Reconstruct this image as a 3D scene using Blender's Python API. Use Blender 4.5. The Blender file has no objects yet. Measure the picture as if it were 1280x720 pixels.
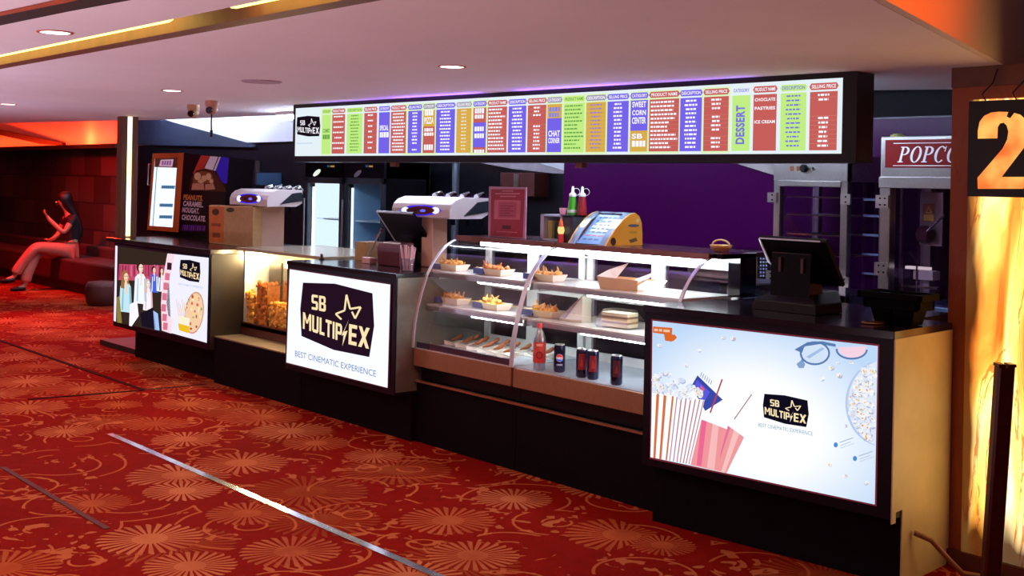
import bpy, math, random
from mathutils import Vector, Matrix
from mathutils.geometry import tessellate_polygon
S = bpy.context.scene
COL = S.collection
random.seed(7)

# ------------------------------------------------------------------ camera, world, exposure
FPX, CX, CY, ROLL, EYE, TH = 1480.0, 640.0, 229.0, math.atan(.02), 1.70, math.radians(41.0)
FWD = Vector((-math.cos(TH), math.sin(TH), 0)); RGT = Vector((math.sin(TH), math.cos(TH), 0)); UP = Vector((0, 0, 1))
cr, sr = math.cos(ROLL), math.sin(ROLL)
cam = bpy.data.cameras.new('camera'); camo = bpy.data.objects.new('camera', cam); COL.objects.link(camo)
r_, u_ = RGT * cr + UP * sr, UP * cr - RGT * sr
camo.matrix_world = Matrix(((r_.x, u_.x, -FWD.x, 0), (r_.y, u_.y, -FWD.y, 0), (r_.z, u_.z, -FWD.z, EYE), (0, 0, 0, 1)))
cam.sensor_width = 36; cam.lens = FPX / 1280 * 36; cam.shift_x = 0; cam.shift_y = (CY - 360) / 1280
cam.clip_start = .05
S.camera = camo
S.view_settings.view_transform = 'Standard'; S.view_settings.look = 'None'
S.view_settings.exposure = 0.0; S.view_settings.gamma = 1; S.view_settings.use_curve_mapping = False
W = bpy.data.worlds.new('lobby'); S.world = W; W.use_nodes = True
W.node_tree.nodes['Background'].inputs[0].default_value = (1.0, .55, .62, 1)
W.node_tree.nodes['Background'].inputs[1].default_value = .065

DOWNLIGHT_W, RED_W, ORANGE_W, KITCHEN_ST, CEILING_FILL_W = 72, 70, 500, 100, 44

def aim(a, b): return (Vector(b) - Vector(a)).to_track_quat('-Z', 'Y').to_euler()
def lamp(name, kind, loc, power, col, parent=None, size=.1, rot=None, spot=2.4, blend=.6):
    l = bpy.data.lights.new(name, kind); l.energy = power; l.color = col
    if kind == 'AREA':
        if isinstance(size, tuple): l.shape = 'RECTANGLE'; l.size, l.size_y = size
        else: l.size = size
    else: l.shadow_soft_size = size
    if kind == 'SPOT': l.spot_size = spot; l.spot_blend = blend
    o = bpy.data.objects.new(name, l); COL.objects.link(o); o.location = loc
    if rot: o.rotation_euler = rot
    if parent: o.parent = parent; o.matrix_parent_inverse = parent.matrix_basis.inverted()
    return o

# ------------------------------------------------------------------ from the measured picture to points of the place
def ray(x, y):
    dx, dy = x - CX, y - CY
    return FWD * FPX + RGT * (cr * dx + sr * dy) - UP * (-sr * dx + cr * dy)
EYEP = Vector((0, 0, EYE))
def az(x, y, Z): d = ray(x, y); return EYEP + d * ((Z - EYE) / d.z)
def ay(x, y, Y): d = ray(x, y); return EYEP + d * (Y / d.y)
def ax(x, y, X): d = ray(x, y); return EYEP + d * (X / d.x)

# ------------------------------------------------------------------ materials
def lin(h):
    h = h.lstrip('#'); o = []
    for i in (0, 2, 4):
        c = int(h[i:i+2], 16) / 255
        o.append(c / 12.92 if c <= .04045 else ((c + .055) / 1.055) ** 2.4)
    return (*o, 1)
MC = {}
def new_mat(name):
    m = bpy.data.materials.new(name); m.use_nodes = True
    return m, m.node_tree.nodes, m.node_tree.links
def pl(hexc, rough=.5, metal=0, var=.12, scale=9, bump=0, coat=0, stretch=None, alpha=1, name=None, spec=.5):
    key = (hexc, rough, metal, var, scale, bump, coat, stretch, alpha, spec)
    if key in MC: return MC[key]
    m, N, L = new_mat(name or 'surface_' + hexc.strip('#'))
    b = N['Principled BSDF']; c = lin(hexc)
    b.inputs['Roughness'].default_value = rough; b.inputs['Metallic'].default_value = metal
    b.inputs['Specular IOR Level'].default_value = spec; b.inputs['Coat Weight'].default_value = coat; b.inputs['Alpha'].default_value = alpha
    tc = N.new('ShaderNodeTexCoord'); mp = N.new('ShaderNodeMapping'); nz = N.new('ShaderNodeTexNoise')
    nz.inputs['Scale'].default_value = scale; nz.inputs['Detail'].default_value = 4
    if stretch: mp.inputs['Scale'].default_value = stretch
    L.new(tc.outputs['Object'], mp.inputs[0]); L.new(mp.outputs[0], nz.inputs['Vector'])
    rp = N.new('ShaderNodeValToRGB'); L.new(nz.outputs['Fac'], rp.inputs[0])
    rp.color_ramp.elements[0].position = .3; rp.color_ramp.elements[1].position = .7
    rp.color_ramp.elements[0].color = (*[v * (1 - var) for v in c[:3]], 1)
    rp.color_ramp.elements[1].color = (*[min(1, v * (1 + var)) for v in c[:3]], 1)
    L.new(rp.outputs[0], b.inputs['Base Color'])
    if bump:
        bp = N.new('ShaderNodeBump'); bp.inputs['Strength'].default_value = bump; bp.inputs['Distance'].default_value = .01
        L.new(nz.outputs['Fac'], bp.inputs['Height']); L.new(bp.outputs[0], b.inputs['Normal'])
    MC[key] = m
    return m
def em(hexc, s=1.0, gloss=False):
    key = ('em', hexc, s)
    if key in MC: return MC[key]
    m, N, L = new_mat('glow_' + hexc.strip('#'))
    N.remove(N['Principled BSDF'])
    e = N.new('ShaderNodeEmission'); e.inputs[0].default_value = lin(hexc); e.inputs[1].default_value = s
    L.new(e.outputs[0], N['Material Output'].inputs[0]); MC[key] = m
    return m
def glass_mat(name, tint=(1, 1, 1, 1), refl=.012, rough=.02):
    m, N, L = new_mat(name); N.remove(N['Principled BSDF'])
    t = N.new('ShaderNodeBsdfTransparent'); t.inputs[0].default_value = tint
    g = N.new('ShaderNodeBsdfGlossy'); g.inputs['Roughness'].default_value = rough
    f = N.new('ShaderNodeLayerWeight'); f.inputs[0].default_value = .25
    mu = N.new('ShaderNodeMath'); mu.operation = 'MULTIPLY_ADD'; mu.inputs[1].default_value = .14; mu.inputs[2].default_value = refl
    L.new(f.outputs['Fresnel'], mu.inputs[0])
    x = N.new('ShaderNodeMixShader'); L.new(mu.outputs[0], x.inputs[0]); L.new(t.outputs[0], x.inputs[1]); L.new(g.outputs[0], x.inputs[2])
    L.new(x.outputs[0], N['Material Output'].inputs[0])
    return m
GLASS = glass_mat('clear_glass', (.97, 1, .99, 1), .012)
DGLASS = glass_mat('smoked_glass', (.86, .80, .90, 1), .012)
CLEARPLASTIC = glass_mat('clear_plastic', (.84, .86, .9, 1), .10, .15)
BLACK = pl('#0d0910', .35, 0, .2, 5, spec=.25)
BLACKGLOSS = pl('#0a0810', .12, 0, .2, 3, coat=.5)
LAMINATE = pl('#120818', .4, 0, .15, 4, spec=.2)
DARKBASE = pl('#0a050c', .6, 0, .2, 4, spec=.1)
STEEL = pl('#b4b2b0', .28, 1, .1, 40, .02, stretch=(1, 1, 12))
STEELH = pl('#b9b6b2', .3, 1, .1, 40, .02, stretch=(12, 1, 1))
BRONZE = pl('#96684a', .42, .35, .12, 30, .02, stretch=(8, 1, 1))
CHROME = pl('#d8d8dc', .1, 1, .03)
WHITEP = pl('#e9e7e2', .5, 0, .03)
BOTTLEP = glass_mat('bottle_plastic', (.74, .82, .95, 1), .34, .3)
ARCM = pl('#dfe5ee', .3, .55, .04)
CARD = pl('#b38a5c', .8, 0, .1, 30)

class Nd:
    """tiny helper for node maths"""
    def __init__(s, N, L): s.N, s.L = N, L
    def m(s, op, *a, clamp=False):
        n = s.N.new('ShaderNodeMath'); n.operation = op; n.use_clamp = clamp
        for i, v in enumerate(a):
            if isinstance(v, (int, float)): n.inputs[i].default_value = v
            else: s.L.new(v, n.inputs[i])
        return n.outputs[0]
    def v(s, op, *a):
        n = s.N.new('ShaderNodeVectorMath'); n.operation = op
        for i, v in enumerate(a):
            if isinstance(v, (tuple, list)): n.inputs[i].default_value = v
            else: s.L.new(v, n.inputs[i])
        return n.outputs[1] if op in ('LENGTH', 'DISTANCE') else n.outputs[0]
    def mix(s, f, a, b):
        n = s.N.new('ShaderNodeMix'); n.data_type = 'RGBA'
        s.L.new(f, n.inputs[0])
        for i, v in ((6, a), (7, b)):
            if isinstance(v, (tuple, list)): n.inputs[i].default_value = v
            else: s.L.new(v, n.inputs[i])
        return n.outputs[2]
    def noise(s, vec, scale, detail=2, out='Fac', dist=0):
        n = s.N.new('ShaderNodeTexNoise'); n.inputs['Scale'].default_value = scale; n.inputs['Detail'].default_value = detail
        n.inputs['Distortion'].default_value = dist
        s.L.new(vec, n.inputs['Vector']); return n.outputs[out]

def carpet_material():
    m, N, L = new_mat('patterned_carpet'); b = N['Principled BSDF']; b.inputs['Roughness'].default_value = .95
    b.inputs['Specular IOR Level'].default_value = .04
    n = Nd(N, L); geo = N.new('ShaderNodeNewGeometry'); P = geo.outputs['Position']
    wob = n.noise(P, 2.2, 1, 'Color'); P2 = n.v('ADD', P, n.v('SCALE', n.v('SUBTRACT', wob, (.5, .5, .5))))
    P2.node.inputs[1].links[0].from_node.inputs['Scale'].default_value = .065
    def rosettes(off, cell, R, var, petals, rnd):
        sc = n.v('MULTIPLY', n.v('ADD', P, off), (1 / cell, 1 / cell, 0))
        vo = N.new('ShaderNodeTexVoronoi'); vo.voronoi_dimensions = '2D'; vo.inputs['Scale'].default_value = 1; vo.inputs['Randomness'].default_value = rnd
        L.new(sc, vo.inputs['Vector'])
        d = n.v('SUBTRACT', sc, vo.outputs['Position'])
        sx = N.new('ShaderNodeSeparateXYZ'); L.new(d, sx.inputs[0])
        sepc = N.new('ShaderNodeSeparateColor'); L.new(vo.outputs['Color'], sepc.inputs[0])
        r = n.m('MULTIPLY', n.m('SQRT', n.m('ADD', n.m('MULTIPLY', sx.outputs[0], sx.outputs[0]), n.m('MULTIPLY', sx.outputs[1], sx.outputs[1]))), cell)
        ang = n.m('ARCTAN2', sx.outputs[1], sx.outputs[0])
        Rr = n.m('MULTIPLY_ADD', sepc.outputs[0], var, R)
        q = n.m('DIVIDE', r, Rr)
        st = n.m('SINE', n.m('MULTIPLY', ang, petals))
        scal = n.m('MULTIPLY_ADD', n.m('ABSOLUTE', n.m('SINE', n.m('MULTIPLY', ang, petals / 2))), .08, .94)
        inside = n.m('LESS_THAN', q, scal)
        pet = n.m('GREATER_THAN', st, n.m('SUBTRACT', n.m('MULTIPLY', q, .55), 1.0 - .18))
        pet = n.m('GREATER_THAN', n.m('ADD', st, .62), n.m('MULTIPLY', q, .60))
        core = n.m('LESS_THAN', q, .34)
        gap = n.m('GREATER_THAN', n.m('ABSOLUTE', n.m('SUBTRACT', q, .42)), .03)
        body = n.m('MULTIPLY', n.m('MULTIPLY', inside, n.m('MAXIMUM', pet, core)), 1)
        keep = n.m('GREATER_THAN', sepc.outputs[1], .27)
        return n.m('MULTIPLY', body, keep), n.m('MULTIPLY', inside, keep), sepc.outputs[2]
    r1, in1, c1 = rosettes((3.17, .35, 0), .60, .15, .15, 28, .80)
    r2, in2, c2 = rosettes((.61, 1.93, 0), .95, .26, .08, 34, .8)
    # curling tendrils: thin contour rings of a warped cell field
    vo = N.new('ShaderNodeTexVoronoi'); vo.voronoi_dimensions = '2D'; vo.inputs['Scale'].default_value = 2.0; L.new(P2, vo.inputs['Vector'])
    ring = n.m('ABSOLUTE', n.m('SUBTRACT', n.m('FRACT', n.m('MULTIPLY', vo.outputs['Distance'], 3.4)), .5))
    ten = n.m('MULTIPLY', n.m('LESS_THAN', ring, .05), n.m('GREATER_THAN', n.noise(P, 2.6, 1), .47))
    leaf = n.m('MULTIPLY', n.m('GREATER_THAN', n.noise(P2, 9, 1, dist=1.2), .62), n.m('GREATER_THAN', n.noise(P, 1.9, 1), .50))
    fuzz = n.noise(P, 240, 2); cloud = n.noise(P, 1.1, 2); mott = n.noise(P, 14, 3)
    red = n.mix(cloud, (.17, .0022, .0004, 1), (.31, .0050, .0008, 1))
    red = n.mix(n.m('MULTIPLY', mott, .55), red, (.08, .0008, .0006, 1))
    tan = n.mix(c1, (.50, .150, .058, 1), (.38, .070, .018, 1))
    brown = (.30, .062, .016, 1)
    col = n.mix(n.m('MULTIPLY', r2, n.m('MULTIPLY_ADD', n.noise(P, 4.1, 3), 1.4, -.1, clamp=True)), red, brown)
    col = n.mix(n.m('MULTIPLY', ten, .9), col, (.44, .10, .03, 1))
    col = n.mix(n.m('MULTIPLY', leaf, .8), col, (.46, .115, .04, 1))
    col = n.mix(n.m('MULTIPLY', in1, .8), col, red)
    worn = n.m('MULTIPLY_ADD', n.noise(P, 3.3, 3), 1.5, .05, clamp=True); col = n.mix(n.m('MULTIPLY', r1, worn), col, tan)
    col = n.mix(n.m('MULTIPLY', fuzz, .35), col, (.04, .004, .002, 1))
    L.new(col, b.inputs['Base Color'])
    bp = N.new('ShaderNodeBump'); bp.inputs['Strength'].default_value = .35; bp.inputs['Distance'].default_value = .006
    L.new(n.m('ADD', n.m('MULTIPLY', r1, .5), fuzz), bp.inputs['Height']); L.new(bp.outputs[0], b.inputs['Normal'])
    return m

def onyx_material(lit):
    m, N, L = new_mat('backlit_onyx' if lit else 'onyx_stone'); n = Nd(N, L)
    tc = N.new('ShaderNodeTexCoord'); mp = N.new('ShaderNodeMapping'); mp.inputs['Scale'].default_value = (2.1, 1, .42); L.new(tc.outputs['Object'], mp.inputs[0])
    a = n.noise(mp.outputs[0], 2.6, 5, dist=1.1); v = n.noise(mp.outputs[0], 2.4, 5, dist=1.6)
    vein = n.m('LESS_THAN', n.m('ABSOLUTE', n.m('SUBTRACT', v, .5)), .010)
    rp = N.new('ShaderNodeValToRGB'); L.new(a, rp.inputs[0]); E = rp.color_ramp.elements
    b = N['Principled BSDF']; b.inputs['Roughness'].default_value = .25
    if lit:
        E[0].position = .30; E[0].color = (.50, .085, .006, 1); E[1].position = .66; E[1].color = (1, .84, .46, 1)
        e = E.new(.42); e.color = (.85, .33, .045, 1); e = E.new(.52); e.color = (1, .60, .15, 1)
        col = n.mix(n.m('MULTIPLY', vein, .75), rp.outputs[0], (.45, .09, .008, 1))
        sp = N.new('ShaderNodeSeparateXYZ'); L.new(tc.outputs['Object'], sp.inputs[0])
        edge = n.m('MULTIPLY', n.m('ADD', sp.outputs[0], n.m('MULTIPLY_ADD', n.noise(mp.outputs[0], 3.1, 3), .16, -.20)), 22, clamp=True)
        low = n.m('MULTIPLY', n.m('ADD', sp.outputs[2], n.m('MULTIPLY', n.noise(mp.outputs[0], 5, 2), -.25)), 7, clamp=True)
        fac = n.m('MULTIPLY', edge, low)
        L.new(col, b.inputs['Emission Color']); L.new(n.m('MULTIPLY_ADD', fac, 2.1, .08), b.inputs['Emission Strength'])
        b.inputs['Base Color'].default_value = (.35, .12, .04, 1)
    else:
        E[0].position = .3; E[0].color = (.26, .055, .014, 1); E[1].position = .7; E[1].color = (.38, .095, .026, 1)
        L.new(n.mix(n.m('MULTIPLY', vein, .25), rp.outputs[0], (.16, .03, .01, 1)), b.inputs['Base Color'])
    return m

def block_wall_material():
    m, N, L = new_mat('relief_blocks'); n = Nd(N, L); b = N['Principled BSDF']; b.inputs['Roughness'].default_value = .7
    tc = N.new('ShaderNodeTexCoord'); mp = N.new('ShaderNodeMapping'); mp.inputs['Rotation'].default_value = (math.pi / 2, 0, 0); L.new(tc.outputs['Object'], mp.inputs[0])
    br = N.new('ShaderNodeTexBrick'); L.new(mp.outputs[0], br.inputs[0])
    br.inputs['Color1'].default_value = (.11, .07, .06, 1); br.inputs['Color2'].default_value = (.025, .015, .013, 1); br.inputs['Mortar'].default_value = (.012, .01, .01, 1)
    br.inputs['Scale'].default_value = 1; br.inputs['Brick Width'].default_value = .62; br.inputs['Row Height'].default_value = .42; br.inputs['Mortar Size'].default_value = .012
    br.offset = .37; br.squash = 1.6; br.squash_frequency = 3
    L.new(br.outputs['Color'], b.inputs['Base Color'])
    return m

# ------------------------------------------------------------------ mesh building
class MB:
    def __init__(s): s.v, s.f, s.mi, s.mats, s.sm = [], [], [], [], []
    def mat(s, m):
        if m not in s.mats: s.mats.append(m)
        return s.mats.index(m)
    def add(s, vs, fs, m, smooth=False, M=None):
        k = len(s.v); i = s.mat(m)
        s.v += [(M @ Vector(p)) if M else Vector(p) for p in vs]
        for f in fs: s.f.append([k + q for q in f]); s.mi.append(i); s.sm.append(smooth)
    def box(s, x0, x1, y0, y1, z0, z1, m, M=None):
        vs = [(x, y, z) for z in (z0, z1) for y in (y0, y1) for x in (x0, x1)]
        s.add(vs, [(0, 2, 3, 1), (4, 5, 7, 6), (0, 1, 5, 4), (2, 6, 7, 3), (0, 4, 6, 2), (1, 3, 7, 5)], m, False, M)
    def prism(s, pts, ext, m, m_side=None):
        """pts: 3D outline (planar), ext: extrusion vector"""
        pts = [Vector(p) for p in pts]; tris = tessellate_polygon([pts]); n = len(pts); e = Vector(ext)
        s.add(pts + [p + e for p in pts], [tuple(t) for t in tris] + [tuple(n + q for q in reversed(t)) for t in tris], m)
        s.add(pts + [p + e for p in pts], [(i, (i + 1) % n, n + (i + 1) % n, n + i) for i in range(n)], m_side or m)
    def poly(s, pts, m):
        pts = [Vector(p) for p in pts]
        if len(pts) <= 4: s.add(pts, [tuple(range(len(pts)))], m)
        else: s.add(pts, [tuple(t) for t in tessellate_polygon([pts])], m)
    def tube(s, pts, r, m, n=8, caps=True):
        pts = [Vector(p) for p in pts]; rs = r if isinstance(r, (list, tuple)) else [r] * len(pts); vs = []
        ref = None
        for i, p in enumerate(pts):
            t = (pts[min(i + 1, len(pts) - 1)] - pts[max(i - 1, 0)]).normalized()
            if ref is None: ref = Vector((0, 0, 1)) if abs(t.z) < .9 else Vector((1, 0, 0))
            a = t.cross(ref).normalized(); b = a.cross(t).normalized(); ref = b
            for k in range(n):
                w = 2 * math.pi * k / n; vs.append(p + (a * math.cos(w) + b * math.sin(w)) * rs[i])
        fs = [(i * n + k, i * n + (k + 1) % n, (i + 1) * n + (k + 1) % n, (i + 1) * n + k) for i in range(len(pts) - 1) for k in range(n)]
        s.add(vs, fs, m, True)
        if caps: s.add(vs[:n], [tuple(reversed(range(n)))], m); s.add(vs[-n:], [tuple(range(n))], m)
    def lathe(s, c, prof, m, n=20, caps=True, M=None):
        """prof: (radius, z) pairs from the bottom up, around a vertical axis through c"""
        c = Vector(c); vs = [c + Vector((r * math.cos(2 * math.pi * k / n), r * math.sin(2 * math.pi * k / n), z)) for r, z in prof for k in range(n)]
        if M: vs = [M @ v for v in vs]
        s.add(vs, [(i * n + k, i * n + (k + 1) % n, (i + 1) * n + (k + 1) % n, (i + 1) * n + k) for i in range(len(prof) - 1) for k in range(n)], m, True)
        if caps: s.add(vs[:n], [tuple(reversed(range(n)))], m); s.add(vs[-n:], [tuple(range(n))], m)
    def blob(s, c, r, m, sq=(1, 1, 1), jit=.0, seg=8, ring=5):
        vs, fs = [], []
        c = Vector(c)
        for i in range(ring + 1):
            ph = math.pi * i / ring
            for k in range(seg):
                th = 2 * math.pi * k / seg; q = r * (1 + random.uniform(-jit, jit))
                vs.append(c + Vector((q * sq[0] * math.sin(ph) * math.cos(th), q * sq[1] * math.sin(ph) * math.sin(th), q * sq[2] * math.cos(ph))))
        for i in range(ring):
            for k in range(seg): fs.append((i * seg + k, (i + 1) * seg + k, (i + 1) * seg + (k + 1) % seg, i * seg + (k + 1) % seg))
        s.add(vs, fs, m, True)
    def build(s, name, parent=None, bevel=0, label=None, seg=2):
        me = bpy.data.meshes.new(name)
        inv = parent.matrix_basis.inverted() if parent else Matrix.Identity(4)
        if parent and parent.parent: inv = parent.parent.matrix_basis.inverted()
        me.from_pydata([inv @ v for v in s.v], [], s.f); me.validate()
        for m in s.mats: me.materials.append(m)
        if len(me.polygons) == len(s.mi):
            me.polygons.foreach_set('material_index', s.mi); me.polygons.foreach_set('use_smooth', s.sm)
        me.update()
        o = bpy.data.objects.new(name, me); COL.objects.link(o)
        if parent: o.parent = parent
        if bevel:
            b = o.modifiers.new('bevel', 'BEVEL'); b.width = bevel; b.segments = seg; b.limit_method = 'ANGLE'; b.angle_limit = math.radians(40)
        if label: o['label'] = label
        return o

def tag(o, label, cat, group=None):
    o['label'] = label; o['category'] = cat
    if group: o['group'] = group
    return o
def thing(name, label, cat, loc=(0, 0, 0), rz=0, group=None):
    o = bpy.data.objects.new(name, None); COL.objects.link(o)
    o.empty_display_size = .1
    o.matrix_basis = Matrix.Translation(Vector(loc)) @ Matrix.Rotation(rz, 4, 'Z')
    return tag(o, label, cat, group)
def struct(o): o['kind'] = 'structure'; return o
def stuff(o): o['kind'] = 'stuff'; return o
def bx(name, x0, x1, y0, y1, z0, z1, m, parent=None, bevel=0, label=None):
    b = MB(); b.box(min(x0, x1), max(x0, x1), min(y0, y1), max(y0, y1), min(z0, z1), max(z0, z1), m); return b.build(name, parent, bevel, label)

# flat artwork on a plane: traced points are intersected with the plane once and stored as local coordinates
TXT = {}
def glyphs(t, bold):
    if (t, bold) in TXT: return TXT[(t, bold)]
    cu = bpy.data.curves.new('lettering', 'FONT'); cu.body = t; cu.offset = bold; cu.resolution_u = 3; cu.space_character = 1.0 + bold * 2
    o = bpy.data.objects.new('lettering', cu); COL.objects.link(o)
    dg = bpy.context.evaluated_depsgraph_get(); me = bpy.data.meshes.new_from_object(o.evaluated_get(dg))
    vs = [v.co.copy() for v in me.vertices]; fs = [tuple(p.vertices) for p in me.polygons]
    bpy.data.objects.remove(o); bpy.data.curves.remove(cu); bpy.data.meshes.remove(me)
    x0, x1 = min(v.x for v in vs), max(v.x for v in vs); y0, y1 = min(v.y for v in vs), max(v.y for v in vs)
    TXT[(t, bold)] = ([((v.x - x0) / (x1 - x0), (v.y - y0) / (y1 - y0)) for v in vs], fs); return TXT[(t, bold)]
class Art:
    def __init__(s, o, u, v, mb=None, eps=.0006):
        s.o, s.u, s.v = Vector(o), Vector(u).normalized(), Vector(v).normalized(); s.n = s.u.cross(s.v).normalized()
        if s.n.dot(EYEP - s.o) < 0: s.n = -s.n
        s.mb = mb or MB(); s.eps = eps; s.k = 0
    def ab(s, p):
        d = ray(*p); t = (s.o - EYEP).dot(s.n) / d.dot(s.n); q = EYEP + d * t - s.o; return (q.dot(s.u), q.dot(s.v))
    def w(s, a, b): return s.o + s.u * a + s.v * b + s.n * (s.k * s.eps)
    def L(s, k): s.k = k; return s
    def poly(s, pts, m): s.mb.poly([s.w(*s.ab(p)) for p in pts], m)
    def polyab(s, pts, m): s.mb.poly([s.w(*p) for p in pts], m)
    def ell(s, c, rx, ry, m, rot=0, n=18):
        s.poly([(c[0] + rx * math.cos(t) * math.cos(rot) - ry * math.sin(t) * math.sin(rot), c[1] + rx * math.cos(t) * math.sin(rot) + ry * math.sin(t) * math.cos(rot)) for t in [2 * math.pi * i / n for i in range(n)]], m)
    def ring(s, c, rx, ry, wd, m, n=24, a0=0, a1=360):
        T = [math.radians(a0 + (a1 - a0) * i / n) for i in range(n + 1)]
        for i in range(n):
            q = [(c[0] + (rx + d) * math.cos(t), c[1] + (ry + d) * math.sin(t)) for t, d in ((T[i], 0), (T[i + 1], 0), (T[i + 1], -wd), (T[i], -wd))]
            s.poly(q, m)
    def line(s, p, q, wd, m):
        d = Vector((q[0] - p[0], q[1] - p[1])); L = d.length or 1; nx, ny = -d.y / L * wd / 2, d.x / L * wd / 2
        s.poly([(p[0] + nx, p[1] + ny), (q[0] + nx, q[1] + ny), (q[0] - nx, q[1] - ny), (p[0] - nx, p[1] - ny)], m)
    def text(s, t, bl, br, tl, m, bold=.02):
        s.textab(t, s.ab(bl), s.ab(br), s.ab(tl), m, bold)
    def textab(s, t, bl, br, tl, m, bold=.02):
        g, fs = glyphs(t, bold)
        s.mb.add([s.w(bl[0] + x * (br[0] - bl[0]) + y * (tl[0] - bl[0]), bl[1] + x * (br[1] - bl[1]) + y * (tl[1] - bl[1])) for x, y in g], fs, m)
# the cinema logo, in its own frame (0..1 across, 0..1 up)
LOGO_TL, LOGO_TR, LOGO_BL = (379, 353), (466, 366.7), (377, 420)
def lf(p, sc=3.6, o=(340, 300)):
    x, y = p[0] / sc + o[0], p[1] / sc + o[1]
    e1 = Vector((LOGO_TR[0] - LOGO_TL[0], LOGO_TR[1] - LOGO_TL[1])); e2 = Vector((LOGO_BL[0] - LOGO_TL[0], LOGO_BL[1] - LOGO_TL[1])); d = Vector((x - LOGO_TL[0], y - LOGO_TL[1]))
    det = e1.x * e2.y - e1.y * e2.x
    return ((d.x * e2.y - d.y * e2.x) / det, (e1.x * d.y - e1.y * d.x) / det)
def R4(a, b, c, d): return [(a, c), (b, c), (b, d), (a, d)]
BLOCK = {'M': (.86, [R4(0, .19, 0, 1), R4(.67, .86, 0, 1), [(.0, 1), (.2, 1), (.50, .38), (.36, .38)], [(.66, 1), (.86, 1), (.50, .38), (.36, .38)]]),
         'U': (.66, [R4(0, .19, .12, 1), R4(.47, .66, .12, 1), [(.0, .13), (.12, 0), (.54, 0), (.66, .13), (.5, .19), (.16, .19)]]),
         'L': (.50, [R4(0, .19, 0, 1), R4(.19, .50, 0, .18)]), 'T': (.60, [R4(.205, .395, 0, .82), R4(0, .60, .82, 1)]), 'I': (.19, [R4(0, .19, 0, 1)]),
         'P': (.62, [R4(0, .19, 0, 1), R4(.19, .5, .83, 1), R4(.19, .5, .36, .53), [(.43, .44), (.5, .36), (.62, .48), (.62, .88), (.5, 1), (.43, .9)]]),
         'E': (.54, [R4(0, .19, 0, 1), R4(.19, .54, 0, .18), R4(.19, .50, .41, .59), R4(.19, .54, .82, 1)]),
         'X': (.72, [[(0, 0), (.22, 0), (.72, 1), (.50, 1)], [(.50, 0), (.72, 0), (.22, 1), (0, 1)]]),
         'S': (.60, [R4(.08, .58, .83, 1), R4(.10, .50, .415, .585), R4(.02, .52, 0, .17), [(0, .52), (.1, .415), (.19, .5), (.19, .9), (.1, 1), (0, .9)], [(.41, .5), (.5, .585), (.60, .48), (.60, .1), (.5, 0), (.41, .1)]]),
         'B': (.62, [R4(0, .19, 0, 1), R4(.19, .5, .83, 1), R4(.19, .5, .42, .58), R4(.19, .5, 0, .17), [(.42, .52), (.5, .52), (.60, .6), (.60, .9), (.5, 1), (.42, .95)], [(.42, .05), (.5, 0), (.62, .1), (.62, .45), (.5, .54), (.42, .5)]])}
def logo(art, tl, tr, bl, k, bg, fg):
    A, B, C_ = art.ab(tl), art.ab(tr), art.ab(bl)
    f = lambda p: (A[0] + p[0] * (B[0] - A[0]) + p[1] * (C_[0] - A[0]), A[1] + p[0] * (B[1] - A[1]) + p[1] * (C_[1] - A[1]))
    g = lambda *P: [f(lf(p)) for p in P]
    art.L(k).polyab(g((140, 192), (290, 198), (453, 240), (460, 375), (440, 505), (285, 485), (133, 432), (127, 310)), bg)
    art.L(k + 1)
    def T(t, bl, br, tl, bold):
        q = g(bl, br, tl); wds = [BLOCK[c][0] for c in t]; tot = sum(wds) + .10 * (len(t) - 1); x = 0
        M2 = lambda p: (q[0][0] + p[0] / tot * (q[1][0] - q[0][0]) + p[1] * (q[2][0] - q[0][0]), q[0][1] + p[0] / tot * (q[1][1] - q[0][1]) + p[1] * (q[2][1] - q[0][1]))
        for c, wd in zip(t, wds):
            for P in BLOCK[c][1]: art.polyab([M2((x + px_, py_)) for px_, py_ in P], fg)
            x += wd + .10
    T('SB', (182, 311), (249, 321), (182, 244), .035)
    T('MULTIP', (140, 398), (322, 447), (141, 324), .04)
    T('EX', (351, 456), (439, 471), (354, 370), .045)
    art.polyab(g((353, 352), (331, 404), (347, 399), (324, 466), (330, 418), (320, 422)), fg)
    pts = [(320, 352), (294, 329), (334, 313), (342, 246), (358, 306), (404, 298), (380, 346), (366, 318)]
    for a, b in zip(pts[:-1], pts[1:]):
        d = Vector((b[0] - a[0], b[1] - a[1])); L = d.length; n = Vector((-d.y, d.x)) / L * 4
        art.polyab(g((a[0] + n.x, a[1] + n.y), (b[0] + n.x, b[1] + n.y), (b[0] - n.x, b[1] - n.y), (a[0] - n.x, a[1] - n.y)), fg)

# ------------------------------------------------------------------ the setting
CZ = 2.27                                        # underside of the low ceiling
floor = struct(bx('floor', -30, 5, -5, 9, -.1, 0, carpet_material()))
PAINT = pl('#ebe4e8', .75, 0, .03, 2); NAVY = pl('#080a14', .3, 0, .15, 2); WHITEBAND = pl('#dfe3ea', .6, 0, .03, 2)
c = MB()
c.prism([(-24, 2.11, CZ), (-14.1, 4.46, CZ), (-11.8, 5.02, CZ), (-11.45, 5.16, CZ), (-9.16, 5.42, CZ), (-3.79, 5.94, CZ), (-3.36, 6.16, CZ), (-2.83, 5.90, CZ), (-1.658, 2.11, CZ)], (0, 0, .2), PAINT)
c.prism([(-30, -5, CZ), (-30, 1.87, CZ), (-1.583, 1.87, CZ), (.56, -5, CZ)], (0, 0, .2), PAINT)
c.box(-30, -1.6, 1.8, 2.2, CZ + .2, CZ + .26, PAINT)                         # lid of the light groove
c.box(-30, -1.9, 1.87, 1.88, CZ, CZ + .2, PAINT)
c.box(-30, 5, -5, 9, 2.98, 3.1, PAINT)                                        # the higher ceiling beyond
struct(c.build('ceiling'))
b = MB(); ORANGEP = pl('#d8cfc6', .7, 0, .04, 2)
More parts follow.
